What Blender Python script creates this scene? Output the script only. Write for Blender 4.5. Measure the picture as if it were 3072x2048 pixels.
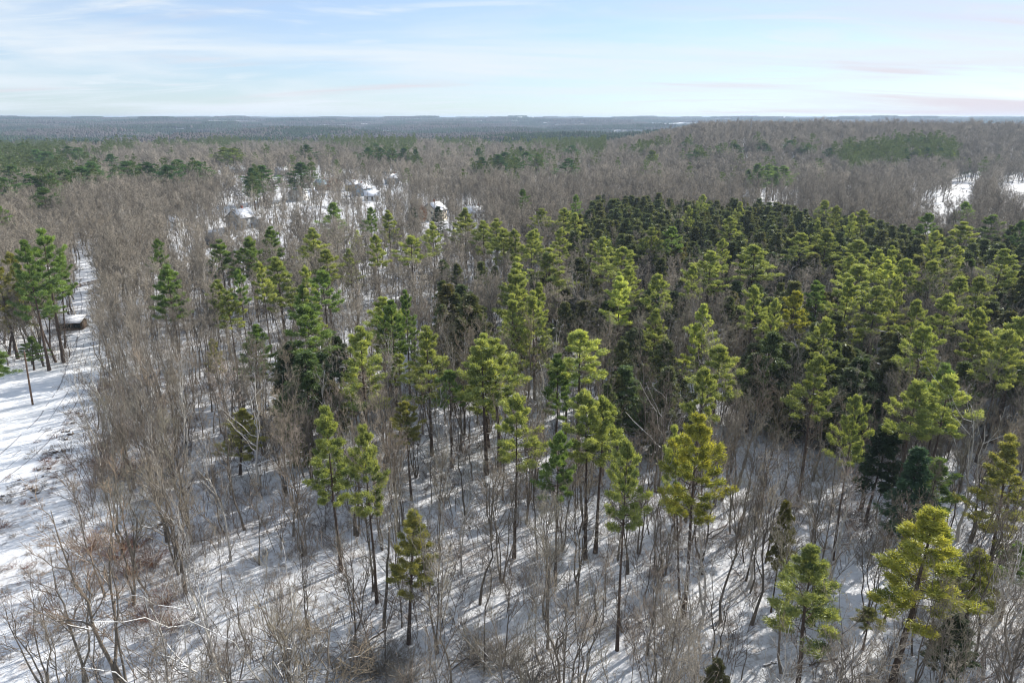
import bpy, math, random
import numpy as np
from mathutils import Matrix, Vector

for o in list(bpy.data.objects): bpy.data.objects.remove(o)
S = bpy.context.scene
COL = S.collection
R = math.radians

# ------------------------------------------------------------------ camera, sky, sun
CAM_H = 48.0
PITCH = R(18.15)
cd = bpy.data.cameras.new('camera'); cd.lens = 24; cd.sensor_width = 36
cd.clip_start = 0.5; cd.clip_end = 60000
cam = bpy.data.objects.new('camera', cd); COL.objects.link(cam)
cam.location = (0, 0, CAM_H); cam.rotation_euler = (math.pi/2 - PITCH, 0, 0)
S.camera = cam

SUN_AZ = R(51)      # clockwise from straight ahead (+Y)
SUN_EL = R(31)
EXPOSURE = 0.58
SKY_STRENGTH = 0.112
SUN_STRENGTH = 5.0
S.view_settings.view_transform = 'Standard'; S.view_settings.look = 'None'
S.view_settings.gamma = 1.0; S.view_settings.exposure = EXPOSURE
S.view_settings.use_curve_mapping = False

sd = bpy.data.lights.new('sun', 'SUN'); sd.energy = SUN_STRENGTH; sd.angle = R(0.5)
sd.color = (1.0, 0.95, 0.87)
so = bpy.data.objects.new('sun', sd); COL.objects.link(so)
dv = Vector((math.sin(SUN_AZ)*math.cos(SUN_EL), math.cos(SUN_AZ)*math.cos(SUN_EL), math.sin(SUN_EL)))
so.rotation_euler = dv.to_track_quat('Z', 'Y').to_euler()
so.location = dv*200

def N(nt, t, **kw):
    n = nt.nodes.new(t)
    for k, v in kw.items():
        if k.startswith('i_'):
            n.inputs[k[2:].replace('_', ' ')].default_value = v
        else: setattr(n, k, v)
    return n

W = bpy.data.worlds.new('World'); S.world = W; W.use_nodes = True
nt = W.node_tree; nt.nodes.clear()
sky = N(nt, 'ShaderNodeTexSky', sky_type='NISHITA', sun_disc=False, sun_elevation=SUN_EL, sun_rotation=SUN_AZ,
        altitude=60, air_density=1.0, dust_density=0.15, ozone_density=1.6)
tc = N(nt, 'ShaderNodeTexCoord')
sep = N(nt, 'ShaderNodeSeparateXYZ'); nt.links.new(tc.outputs['Generated'], sep.inputs[0])
# clouds lie on a plane high above: direction / (z + small)
zz = N(nt, 'ShaderNodeMath', operation='ADD'); zz.inputs[1].default_value = 0.10
nt.links.new(sep.outputs['Z'], zz.inputs[0])
zm = N(nt, 'ShaderNodeMath', operation='MAXIMUM'); zm.inputs[1].default_value = 0.04; nt.links.new(zz.outputs[0], zm.inputs[0])
dx = N(nt, 'ShaderNodeMath', operation='DIVIDE'); nt.links.new(sep.outputs['X'], dx.inputs[0]); nt.links.new(zm.outputs[0], dx.inputs[1])
dy = N(nt, 'ShaderNodeMath', operation='DIVIDE'); nt.links.new(sep.outputs['Y'], dy.inputs[0]); nt.links.new(zm.outputs[0], dy.inputs[1])
cb = N(nt, 'ShaderNodeCombineXYZ'); nt.links.new(dx.outputs[0], cb.inputs[0]); nt.links.new(dy.outputs[0], cb.inputs[1])
def cloud(scale, rot, stretch, loc, lo, hi, detail=7, dist=0.6, rough=.55):
    mp = N(nt, 'ShaderNodeMapping'); mp.inputs['Rotation'].default_value = (0, 0, rot)
    mp.inputs['Scale'].default_value = (scale*stretch, scale, 1); mp.inputs['Location'].default_value = loc
    nt.links.new(cb.outputs[0], mp.inputs[0])
    ns = N(nt, 'ShaderNodeTexNoise'); ns.inputs['Scale'].default_value = 1; ns.inputs['Detail'].default_value = detail
    ns.inputs['Distortion'].default_value = dist; ns.inputs['Roughness'].default_value = rough
    nt.links.new(mp.outputs[0], ns.inputs[0])
    mr = N(nt, 'ShaderNodeMapRange', interpolation_type='SMOOTHSTEP'); mr.inputs[1].default_value = lo; mr.inputs[2].default_value = hi
    nt.links.new(ns.outputs[0], mr.inputs[0])
    return mr.outputs[0]
c1 = cloud(.55, .35, .5, (3.1, 1.7, 0), .38, .66)
c2 = cloud(1.3, -.25, .45, (7.3, 4.2, 0), .44, .80, dist=1.6, detail=9)
mx = N(nt, 'ShaderNodeMath', operation='MAXIMUM'); nt.links.new(c1, mx.inputs[0]); nt.links.new(c2, mx.inputs[1])
# high thin veil everywhere
ml = N(nt, 'ShaderNodeMath', operation='MULTIPLY_ADD'); ml.inputs[1].default_value = .62; ml.inputs[2].default_value = .40
nt.links.new(mx.outputs[0], ml.inputs[0])
m1 = N(nt, 'ShaderNodeMix', data_type='RGBA'); nt.links.new(ml.outputs[0], m1.inputs[0])
tint = N(nt, 'ShaderNodeMix', data_type='RGBA', blend_type='MULTIPLY'); tint.inputs[0].default_value = 1; nt.links.new(sky.outputs[0], tint.inputs[6]); tint.inputs[7].default_value = (.50, .66, .93, 1)
nt.links.new(tint.outputs[2], m1.inputs[6]); m1.inputs[7].default_value = (5.0, 5.5, 5.95, 1)
# faint mauve-grey low clouds
c3 = cloud(.55, .1, .35, (11.3, 2.2, 0), .52, .70)
hz = N(nt, 'ShaderNodeMapRange'); hz.inputs[1].default_value = .03; hz.inputs[2].default_value = .30; hz.inputs[3].default_value = 1; hz.inputs[4].default_value = 0
nt.links.new(sep.outputs['Z'], hz.inputs[0])
m3 = N(nt, 'ShaderNodeMath', operation='MULTIPLY'); nt.links.new(c3, m3.inputs[0]); nt.links.new(hz.outputs[0], m3.inputs[1])
m4 = N(nt, 'ShaderNodeMath', operation='MULTIPLY'); nt.links.new(m3.outputs[0], m4.inputs[0]); m4.inputs[1].default_value = .95
m2 = N(nt, 'ShaderNodeMix', data_type='RGBA'); nt.links.new(m4.outputs[0], m2.inputs[0])
nt.links.new(m1.outputs[2], m2.inputs[6]); m2.inputs[7].default_value = (4.75, 4.45, 4.85, 1)
bg = N(nt, 'ShaderNodeBackground'); bg.inputs[1].default_value = SKY_STRENGTH
nt.links.new(m2.outputs[2], bg.inputs[0])
wo = N(nt, 'ShaderNodeOutputWorld'); nt.links.new(bg.outputs[0], wo.inputs[0])

cy = S.cycles
cy.max_bounces = 5; cy.diffuse_bounces = 2; cy.glossy_bounces = 1; cy.transmission_bounces = 3
cy.transparent_max_bounces = 4; cy.volume_bounces = 0
cy.use_denoising = True; S.cycles.filter_width = 1.1

# ------------------------------------------------------------------ pixel <-> world
F = 2048.0
cp, sp = math.cos(PITCH), math.sin(PITCH)
def ray(u, v):
    x = (u-1536)/F; y = -(v-1024)/F
    return np.array([x, cp + sp*y, -sp + cp*y])
def at_z(u, v, z=0.0):
    d = ray(u, v); t = (z-CAM_H)/d[2]
    return np.array([d[0]*t, d[1]*t, z])
def at_y(u, v, Y):
    d = ray(u, v); t = Y/d[1]
    return np.array([d[0]*t, Y, CAM_H + d[2]*t])
def proj(x, y, z):
    z = z-CAM_H
    dep = y*cp - z*sp; up = y*sp + z*cp
    return 1536+F*x/dep, 1024-F*up/dep
OX = dict(A=(0,320),B=(1024,320),C=(2048,320),D=(0,900),E=(1024,900),F=(2048,900),G=(0,1368),H=(1024,1368),I=(2048,1368))
K = 2352/1024.0
def px(t, x, y): return OX[t][0]+x/K, OX[t][1]+y/K

rng = np.random.default_rng(7)
def smooth(a, b, x):
    t = np.clip((x-a)/(b-a), 0, 1); return t*t*(3-2*t)
_w = [(rng.uniform(0, 6.28), rng.uniform(0, 6.28)) for _ in range(40)]
def waves(x, y, wl, k0, n=5):
    s = 0
    for i in range(n):
        a, ph = _w[(k0+i) % 40]; w = wl*(0.7+0.17*i)
        s = s + np.sin((x*np.cos(a)+y*np.sin(a))*6.283/w + ph)
    return s/n*1.5
def terrain(x, y):
    x = np.asarray(x, float); y = np.asarray(y, float)
    d = np.hypot(x, y)
    r = x/np.maximum(y, 1); hm = 1-.75*smooth(.10, .24, r)*(1-smooth(1500, 2400, y))
    z = waves(x, y, 260, 5)*3.8*smooth(330, 800, d)*hm
    z = z + (waves(x, y, 700, 10)*(10+5*smooth(1500, 2500, d))+waves(x, y, 1300, 26)*9*smooth(1500, 2500, d)*(1-smooth(4200, 5500, d)))*smooth(700, 1500, d)*hm
    z = z + 27*smooth(520, 860, y)*smooth(.10, .30, r)*(1-smooth(1500, 2400, y))      # wooded hill at the right
    z = z - 14*smooth(900, 1500, d)*(1-smooth(2600, 5200, d))
    z = z + (25+waves(x, y, 2300, 20)*2.4)*smooth(2600, 5600, d)
    return z

# ------------------------------------------------------------------ materials
def mat(name):
    m = bpy.data.materials.new(name); m.use_nodes = True; m.node_tree.nodes.clear()
    return m, m.node_tree
def finish(nt, sh): 
    o = N(nt, 'ShaderNodeOutputMaterial'); nt.links.new(sh, o.inputs[0])
def simple(name, col, rough=.8, var=.15, scale=3., spec=.2, bump=0):
    m, nt = mat(name)
    p = N(nt, 'ShaderNodeBsdfPrincipled'); p.inputs['Roughness'].default_value = rough; p.inputs['Specular IOR Level'].default_value = spec
    t = N(nt, 'ShaderNodeTexCoord'); ns = N(nt, 'ShaderNodeTexNoise'); ns.inputs['Scale'].default_value = scale; ns.inputs['Detail'].default_value = 6
    nt.links.new(t.outputs['Object'], ns.inputs[0])
    mx = N(nt, 'ShaderNodeMix', data_type='RGBA'); nt.links.new(ns.outputs[0], mx.inputs[0])
    mx.inputs[6].default_value = tuple(c*(1-var) for c in col)+(1,); mx.inputs[7].default_value = tuple(min(1, c*(1+var)) for c in col)+(1,)
    nt.links.new(mx.outputs[2], p.inputs['Base Color'])
    if bump:
        b = N(nt, 'ShaderNodeBump'); b.inputs['Strength'].default_value = bump; nt.links.new(ns.outputs[0], b.inputs['Height']); nt.links.new(b.outputs[0], p.inputs['Normal'])
    finish(nt, p.outputs[0]); return m

def foliage(name, ca, cb_, cc, trans=.35):
    m, nt = mat(name)
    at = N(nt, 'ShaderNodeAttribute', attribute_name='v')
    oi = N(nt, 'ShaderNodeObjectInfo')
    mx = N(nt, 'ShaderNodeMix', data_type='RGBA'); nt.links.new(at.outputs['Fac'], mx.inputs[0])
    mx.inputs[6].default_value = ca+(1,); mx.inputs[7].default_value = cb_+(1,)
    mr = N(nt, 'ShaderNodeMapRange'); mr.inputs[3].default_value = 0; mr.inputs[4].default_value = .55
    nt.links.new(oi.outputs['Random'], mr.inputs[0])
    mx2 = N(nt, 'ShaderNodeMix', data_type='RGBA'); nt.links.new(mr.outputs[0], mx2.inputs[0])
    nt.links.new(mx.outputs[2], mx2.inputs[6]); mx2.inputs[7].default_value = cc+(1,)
    mu = N(nt, 'ShaderNodeMix', data_type='RGBA', blend_type='MULTIPLY'); mu.inputs[0].default_value = 1
    nt.links.new(mx2.outputs[2], mu.inputs[6]); nt.links.new(oi.outputs['Color'], mu.inputs[7])
    d = N(nt, 'ShaderNodeBsdfDiffuse'); nt.links.new(mu.outputs[2], d.inputs[0])
    t = N(nt, 'ShaderNodeBsdfTranslucent')
    tm = N(nt, 'ShaderNodeMix', data_type='RGBA', blend_type='MULTIPLY'); tm.inputs[0].default_value = 1
    nt.links.new(mu.outputs[2], tm.inputs[6]); tm.inputs[7].default_value = (1.35, 1.25, .55, 1); nt.links.new(tm.outputs[2], t.inputs[0])
    ms = N(nt, 'ShaderNodeMixShader'); ms.inputs[0].default_value = trans
    nt.links.new(d.outputs[0], ms.inputs[1]); nt.links.new(t.outputs[0], ms.inputs[2])
    g = N(nt, 'ShaderNodeBsdfGlossy'); g.inputs['Roughness'].default_value = .45; g.inputs[0].default_value = (.8, .85, .8, 1)
    m3 = N(nt, 'ShaderNodeMixShader'); m3.inputs[0].default_value = .04
    nt.links.new(ms.outputs[0], m3.inputs[1]); nt.links.new(g.outputs[0], m3.inputs[2])
    finish(nt, m3.outputs[0]); return m

def bark(name, ca, cb_, snow=.35, sthr=.5, scale=6.):
    """bark, with snow lying on the upper side of limbs"""
    m, nt = mat(name)
    t = N(nt, 'ShaderNodeTexCoord'); ns = N(nt, 'ShaderNodeTexNoise'); ns.inputs['Scale'].default_value = scale; ns.inputs['Detail'].default_value = 4
    nt.links.new(t.outputs['Object'], ns.inputs[0])
    oi = N(nt, 'ShaderNodeObjectInfo')
    ad = N(nt, 'ShaderNodeMath', operation='ADD'); nt.links.new(ns.outputs[0], ad.inputs[0]); nt.links.new(oi.outputs['Random'], ad.inputs[1])
    hf = N(nt, 'ShaderNodeMath', operation='MULTIPLY'); hf.inputs[1].default_value = .55; nt.links.new(ad.outputs[0], hf.inputs[0])
    mx = N(nt, 'ShaderNodeMix', data_type='RGBA'); nt.links.new(hf.outputs[0], mx.inputs[0])
    mx.inputs[6].default_value = ca+(1,); mx.inputs[7].default_value = cb_+(1,)
    mu = N(nt, 'ShaderNodeMix', data_type='RGBA', blend_type='MULTIPLY'); mu.inputs[0].default_value = 1
    nt.links.new(mx.outputs[2], mu.inputs[6]); nt.links.new(oi.outputs['Color'], mu.inputs[7])
    out = mu.outputs[2]
    if snow:
        ge = N(nt, 'ShaderNodeNewGeometry'); se = N(nt, 'ShaderNodeSeparateXYZ'); nt.links.new(ge.outputs['Normal'], se.inputs[0])
        mr = N(nt, 'ShaderNodeMapRange'); mr.inputs[1].default_value = sthr; mr.inputs[2].default_value = sthr+.2; nt.links.new(se.outputs['Z'], mr.inputs[0])
        n2 = N(nt, 'ShaderNodeTexNoise'); n2.inputs['Scale'].default_value = .9; n2.inputs['Detail'].default_value = 3; nt.links.new(t.outputs['Object'], n2.inputs[0])
        m2 = N(nt, 'ShaderNodeMapRange'); m2.inputs[1].default_value = .62-snow*.4; m2.inputs[2].default_value = .72-snow*.4; nt.links.new(n2.outputs[0], m2.inputs[0])
        mm = N(nt, 'ShaderNodeMath', operation='MULTIPLY'); nt.links.new(mr.outputs[0], mm.inputs[0]); nt.links.new(m2.outputs[0], mm.inputs[1])
        m5 = N(nt, 'ShaderNodeMix', data_type='RGBA'); nt.links.new(mm.outputs[0], m5.inputs[0]); nt.links.new(out, m5.inputs[6]); m5.inputs[7].default_value = (.8, .82, .85, 1)
        out = m5.outputs[2]
    d = N(nt, 'ShaderNodeBsdfDiffuse'); nt.links.new(out, d.inputs[0]); finish(nt, d.outputs[0]); return m

M = {}
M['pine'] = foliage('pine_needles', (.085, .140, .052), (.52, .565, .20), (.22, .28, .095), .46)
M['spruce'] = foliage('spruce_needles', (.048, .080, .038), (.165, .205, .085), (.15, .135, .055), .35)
M['farpine'] = foliage('far_conifer_needles', (.05, .095, .042), (.15, .20, .06), (.085, .115, .04), .35)
M['rust'] = foliage('rust_leaves', (.18, .07, .025), (.26, .12, .045), (.15, .08, .04), .35)
M['pinebark'] = bark('pine_bark', (.055, .042, .034), (.115, .085, .068), snow=.25, sthr=.55)
M['bark'] = bark('grey_bark', (.070, .060, .050), (.22, .19, .155), snow=.3)
M['twig'] = bark('twig_bark', (.100, .091, .077), (.375, .332, .272), snow=0)
M['brush'] = bark('brush_bark', (.12, .10, .085), (.24, .20, .165), snow=0)
M['redbrush'] = bark('red_brush_bark', (.14, .060, .038), (.23, .115, .07), snow=0)
M['paletree'] = bark('pale_bark', (.30, .275, .24), (.60, .57, .52), snow=.7)

# snow ground
def snow_mat(name, litter=1., wh=.74):
    m, nt = mat(name)
    ge = N(nt, 'ShaderNodeNewGeometry')
    p = N(nt, 'ShaderNodeBsdfPrincipled'); p.inputs['Roughness'].default_value = .7; p.inputs['Specular IOR Level'].default_value = .25
    n1 = N(nt, 'ShaderNodeTexNoise'); n1.inputs['Scale'].default_value = .9; n1.inputs['Detail'].default_value = 8; n1.inputs['Roughness'].default_value = .72
    n2 = N(nt, 'ShaderNodeTexNoise'); n2.inputs['Scale'].default_value = .10; n2.inputs['Detail'].default_value = 4
    n3 = N(nt, 'ShaderNodeTexNoise'); n3.inputs['Scale'].default_value = 5.; n3.inputs['Detail'].default_value = 5
    for n in (n1, n2, n3): nt.links.new(ge.outputs['Position'], n.inputs[0])
    a = N(nt, 'ShaderNodeMath', operation='MULTIPLY_ADD'); a.inputs[1].default_value = .5; nt.links.new(n2.outputs[0], a.inputs[0]); nt.links.new(n1.outputs[0], a.inputs[2])
    mr = N(nt, 'ShaderNodeMapRange'); mr.inputs[1].default_value = .80-.04*litter; mr.inputs[2].default_value = 1.0; mr.inputs[4].default_value = .85*litter
    nt.links.new(a.outputs[0], mr.inputs[0])
    mx = N(nt, 'ShaderNodeMix', data_type='RGBA'); nt.links.new(mr.outputs[0], mx.inputs[0])
    mx.inputs[6].default_value = (wh, wh+.012, wh+.035, 1); mx.inputs[7].default_value = (.20, .15, .11, 1)
    nt.links.new(mx.outputs[2], p.inputs['Base Color'])
    b = N(nt, 'ShaderNodeBump'); b.inputs['Strength'].default_value = .6; b.inputs['Distance'].default_value = .35
    ad = N(nt, 'ShaderNodeMath', operation='MULTIPLY_ADD'); ad.inputs[1].default_value = .25; nt.links.new(n3.outputs[0], ad.inputs[0]); nt.links.new(n1.outputs[0], ad.inputs[2])
    nt.links.new(ad.outputs[0], b.inputs['Height']); nt.links.new(b.outputs[0], p.inputs['Normal'])
    finish(nt, p.outputs[0]); return m
M['snow'] = snow_mat('snow_ground', 1.1, .72)  # leaf litter and duller snow; some woodland shade is put into this colour
M['cleansnow'] = snow_mat('packed_snow', .12, .80)
M['roofsnow'] = simple('roof_snow', (.80, .81, .84), .6, .04, 1.5)
M['wood'] = simple('weathered_wood', (.11, .075, .05), .8, .3, 4)
M['polewood'] = simple('pole_wood', (.15, .095, .065), .8, .3, 5)
M['darkgreen'] = simple('dark_green_boards', (.02, .035, .03), .6, .2, 3)
M['rock'] = simple('granite', (.16, .145, .13), .9, .35, 3)
M['glass'] = simple('window_glass', (.03, .04, .05), .15, .1, 1, .5)
M['white'] = simple('white_paint', (.75, .74, .70), .6, .05, 2)
M['roofing'] = simple('grey_shingles', (.10, .105, .115), .8, .3, 2)
M['brick'] = simple('chimney_brick', (.25, .09, .055), .9, .3, 5)
M['steel'] = simple('galvanised_steel', (.22, .23, .25), .5, .1, 2)

# ------------------------------------------------------------------ mesh helpers
class Geo:
    def __init__(s): s.V = []; s.T = []; s.A = []; s.Mi = []; s.n = 0
    def add(s, V, T, val=None, mi=0):
        V = np.asarray(V, np.float32).reshape(-1, 3); T = np.asarray(T, np.int64).reshape(-1, 3)
        s.V.append(V); s.T.append(T+s.n); s.n += len(V)
        s.A.append(np.full(len(V), .5, np.float32) if val is None else np.asarray(val, np.float32))
        s.Mi.append(np.full(len(T), mi, np.int32))
    def join(s, o, mi=0):
        if o.n: s.add(np.concatenate(o.V), np.concatenate(o.T), np.concatenate(o.A), mi)
    def mesh(s, name, mats, smooth_=False):
        me = bpy.data.meshes.new(name)
        V = np.concatenate(s.V); T = np.concatenate(s.T)
        me.vertices.add(len(V)); me.vertices.foreach_set('co', V.ravel())
        me.loops.add(len(T)*3); me.loops.foreach_set('vertex_index', T.ravel().astype(np.int32))
        me.polygons.add(len(T)); me.polygons.foreach_set('loop_start', np.arange(0, len(T)*3, 3, dtype=np.int32))
        me.polygons.foreach_set('loop_total', np.full(len(T), 3, np.int32))
        me.polygons.foreach_set('material_index', np.concatenate(s.Mi))
        at = me.attributes.new('v', 'FLOAT', 'POINT'); at.data.foreach_set('value', np.concatenate(s.A))
        for m in (mats if isinstance(mats, (list, tuple)) else [mats]): me.materials.append(m)
        me.update(calc_edges=True)
        if smooth_: me.polygons.foreach_set('use_smooth', np.ones(len(T), bool))
        return me
    def tris(s): return sum(len(t) for t in s.T)

def unit(v): return v/np.maximum(np.linalg.norm(v, axis=-1, keepdims=True), 1e-9)
def frame(d):
    d = unit(d); a = np.where(np.abs(d[..., 2:3]) < .9, np.array([0, 0, 1.]), np.array([1., 0, 0]))
    u = unit(np.cross(d, a)); return u, np.cross(d, u)
def tube_segs(g, P0, P1, R0, R1, n=3, mi=0, val=None):
    """many tapered n-sided prisms"""
    P0 = np.atleast_2d(P0); P1 = np.atleast_2d(P1); k = len(P0)
    if k == 0: return
    u, w = frame(P1-P0); R0 = np.broadcast_to(R0, (k,)); R1 = np.broadcast_to(R1, (k,))
    a = np.arange(n)*2*np.pi/n
    ring = u[:, None, :]*np.cos(a)[None, :, None] + w[:, None, :]*np.sin(a)[None, :, None]
    V = np.concatenate([P0[:, None]+ring*R0[:, None, None], P1[:, None]+ring*R1[:, None, None]], 1)
    i = np.arange(n); j = (i+1) % n
    T = np.concatenate([np.stack([i, j, n+j], 1), np.stack([i, n+j, n+i], 1)])
    T = T[None]+(np.arange(k)*2*n)[:, None, None]
    vv = None if val is None else np.repeat(val, 2*n)
    g.add(V.reshape(-1, 3), T.reshape(-1, 3), vv, mi)
def cones(g, P0, P1, R0, mi=0, val=None):
    k = len(P0)
    if k == 0: return
    u, w = frame(P1-P0); a = np.arange(3)*2*np.pi/3; R0 = np.broadcast_to(R0, (k,))
    ring = u[:, None, :]*np.cos(a)[None, :, None] + w[:, None, :]*np.sin(a)[None, :, None]
    V = np.concatenate([P0[:, None]+ring*R0[:, None, None], P1[:, None]], 1)
    T = np.array([[0, 1, 3], [1, 2, 3], [2, 0, 3]])[None]+(np.arange(k)*4)[:, None, None]
    g.add(V.reshape(-1, 3), T.reshape(-1, 3), None if val is None else np.repeat(val, 4), mi)
def tube(g, P, Rr, n=7, mi=0):
    """one continuous tube through the points P with radii Rr"""
    P = np.asarray(P, float); k = len(P); d = np.gradient(P, axis=0); u, w = frame(d)
    a = np.arange(n)*2*np.pi/n
    V = P[:, None]+(u[:, None]*np.cos(a)[None, :, None]+w[:, None]*np.sin(a)[None, :, None])*np.asarray(Rr)[:, None, None]
    T = []
    for s in range(k-1):
        for i in range(n):
            j = (i+1) % n
            T += [(s*n+i, s*n+j, (s+1)*n+j), (s*n+i, (s+1)*n+j, (s+1)*n+i)]
    for i in range(1, n-1): T.append(((k-1)*n, (k-1)*n+i, (k-1)*n+i+1))
    g.add(V.reshape(-1, 3), T, None, mi)
def blades(g, P, D, L, Wd, val, mi=0, rg=rng):
    """thin triangular sprays of needles / leaves"""
    k = len(P); D = unit(D); s = unit(np.cross(D, rg.normal(size=(k, 3))))
    L = np.broadcast_to(L, (k,)); Wd = np.broadcast_to(Wd, (k,))
    mid = P+D*L[:, None]*.45
    V = np.stack([P, mid+s*Wd[:, None]*.5, P+D*L[:, None], mid-s*Wd[:, None]*.5], 1)
    T = np.array([[0, 1, 2], [0, 2, 3]])[None]+(np.arange(k)*4)[:, None, None]
    g.add(V.reshape(-1, 3), T.reshape(-1, 3), np.repeat(val, 4), mi)
def box(g, a, b, mi=0, M_=None):
    x0, y0, z0 = a; x1, y1, z1 = b
    V = np.array([(x0,y0,z0),(x1,y0,z0),(x1,y1,z0),(x0,y1,z0),(x0,y0,z1),(x1,y0,z1),(x1,y1,z1),(x0,y1,z1)], float)
    if M_ is not None: V = V@M_.T
    T = [(0,2,1),(0,3,2),(4,5,6),(4,6,7),(0,1,5),(0,5,4),(1,2,6),(1,6,5),(2,3,7),(2,7,6),(3,0,4),(3,4,7)]
    g.add(V, T, None, mi)

# children of branches given as poly-lines (N,k,3)
def sprout(rg, P, rad, n, t0, t1, ang0, ang1, Lf, up, k, prof=None, rr=.5):
    Nn, kk, _ = P.shape
    par = np.repeat(np.arange(Nn), n); m = len(par)
    t = rg.uniform(t0, t1, m)
    f = t*(kk-1); i = np.minimum(f.astype(int), kk-2); fr = (f-i)[:, None]
    A = P[par, i]; B = P[par, i+1]; pos = A*(1-fr)+B*fr; tan = unit(B-A)
    plen = np.linalg.norm(np.diff(P, axis=1), axis=2).sum(1)[par]
    u, w = frame(tan); ph = rg.uniform(0, 2*np.pi, m)[:, None]; an = rg.uniform(ang0, ang1, m)[:, None]
    d = tan*np.cos(an)+(u*np.cos(ph)+w*np.sin(ph))*np.sin(an)
    L = plen*Lf*rg.uniform(.65, 1.2, m)*(prof(t) if prof else (1.15-.6*t))
    s = np.linspace(0, 1, k)[None, :, None]
    C = pos[:, None]+L[:, None, None]*(d[:, None]*s+np.array([0, 0, up])*s**2)
    wob = rg.normal(size=(m, k, 3))*L[:, None, None]*.035; wob[:, 0] = 0
    r0 = (rad[par]*(1-t*.75))*rr
    return C+wob, r0
def emit(g, P, r0, tipf=.35, n=3, mi=0, rmin=.0):
    Nn, k, _ = P.shape
    for j in range(k-1):
        ra = np.maximum(r0*(1-(1-tipf)*j/(k-1)), rmin); rb = np.maximum(r0*(1-(1-tipf)*(j+1)/(k-1)), rmin)
        tube_segs(g, P[:, j], P[:, j+1], ra, rb, n, mi)

# ------------------------------------------------------------------ bare trees
def bare_geo(seed, H=15., kind='forest', lod=0, sparse=False):
    rg = np.random.default_rng(seed); tg = Geo(); cg = Geo()
    stems = {'forest': 1, 'fork': 2, 'multi': 4, 'spread': 1, 'slim': 1, 'limby': 2}[kind]
    nT = 9; SP = []; SR = []
    for s_ in range(stems):
        h = H*(1 if s_ == 0 else rg.uniform(.75, .97)); z = np.linspace(0, 1, nT)
        a = rg.uniform(0, 6.28); sl = {'forest': .03, 'slim': .03, 'spread': .04, 'limby': .12, 'fork': .09, 'multi': .17}[kind]*rg.uniform(.5, 1.2)*h
        bend = np.cumsum(rg.normal(size=(nT, 2))*.018*h, 0); bend -= bend[0]
        P = np.zeros((nT, 3)); P[:, 0] = np.cos(a)*sl*z**1.2+bend[:, 0]; P[:, 1] = np.sin(a)*sl*z**1.2+bend[:, 1]; P[:, 2] = z*h
        if stems > 1: P[:, 0] += np.cos(a)*.18; P[:, 1] += np.sin(a)*.18
        P[0, 2] = -.3
        r = H*{'forest': .0105, 'fork': .0095, 'multi': .0068, 'spread': .0165, 'limby': .0135, 'slim': .0072}[kind]*rg.uniform(.85, 1.15)
        Rr = r*(1-.86*z**.9); Rr[0] *= 1.35
        tube(tg, P, Rr, 7 if lod == 0 else (5 if lod == 1 else 3)); SP.append(P); SR.append(r)
    SP = np.array(SP); SR = np.array(SR)
    if kind == 'limby': pass
    if sparse: SR = SR*1.15
    cfg = dict(forest=(15, .40, .98, .38, .80, .25, .26), fork=(12, .38, .98, .4, .9, .28, .22), limby=(8, .12, .9, .55, 1.1, .55, .22), multi=(9, .35, .98, .4, .9, .26, .2),
               spread=(15, .25, .95, .6, 1.15, .50, .16), slim=(10, .45, .98, .4, .85, .20, .18))[kind]
    n1, t0, t1, a0, a1, Lf, up = cfg
    if sparse: n1 = int(n1*.7); t0 *= .8; Lf *= 1.15
    L1, r1 = sprout(rg, SP, SR, n1, t0, t1, a0, a1, Lf, up, 6, rr=.52)
    if kind in ('forest', 'fork', 'slim'):     # a few dead lower stubs
        Ls, rs = sprout(rg, SP, SR, 4, .15, .42, 1.0, 1.6, .09, -.05, 3, rr=.28); emit(cg, Ls, rs, .4)
    L2, r2 = sprout(rg, L1, r1, 6, .22, 1., .4, .95, .48, .12, 4, rr=.60)
    if lod == 0:
        emit(tg, L1, r1, .3, 4); emit(cg, L2, np.maximum(r2, .013), .5, 3)
        L3, r3 = sprout(rg, L2, r2, 4, .2, 1., .35, .9, .52, .06, 3, rr=.65)
        emit(cg, L3, np.maximum(r3, .009), .7, 3)
        L4, r4 = sprout(rg, L3, r3, 2 if sparse else 3, .15, 1., .3, .9, .60, .04, 2)
        cones(cg, L4[:, 0], L4[:, 1], .0085)
        L5, r5 = sprout(rg, L1, r1, 5, .4, 1., .4, 1., .30, .05, 2); cones(cg, L5[:, 0], L5[:, 1], .011)
    elif lod == 1:
        emit(tg, L1[:, ::2] if False else L1, r1, .3, 3); emit(cg, L2[:, ::3], np.maximum(r2, .022), .6, 3)
        L3, r3 = sprout(rg, L2, r2, 8, .2, 1., .35, 1., .55, .06, 2); cones(cg, L3[:, 0], L3[:, 1], .021)
        L5, r5 = sprout(rg, L3, r3, 2, .2, 1., .3, 1., .6, .04, 2); cones(cg, L5[:, 0], L5[:, 1], .017)
    else:
        emit(cg, L1[:, ::5], np.maximum(r1, .05), .5, 3)
        L3, r3 = sprout(rg, L1, r1, 15, .15, 1., .35, 1.1, .48, .06, 2); cones(cg, L3[:, 0], L3[:, 1], .055)
        L5, r5 = sprout(rg, L3, r3, 1, .2, 1., .3, 1.1, .7, .04, 2); cones(cg, L5[:, 0], L5[:, 1], .045)
    return tg, cg

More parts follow.
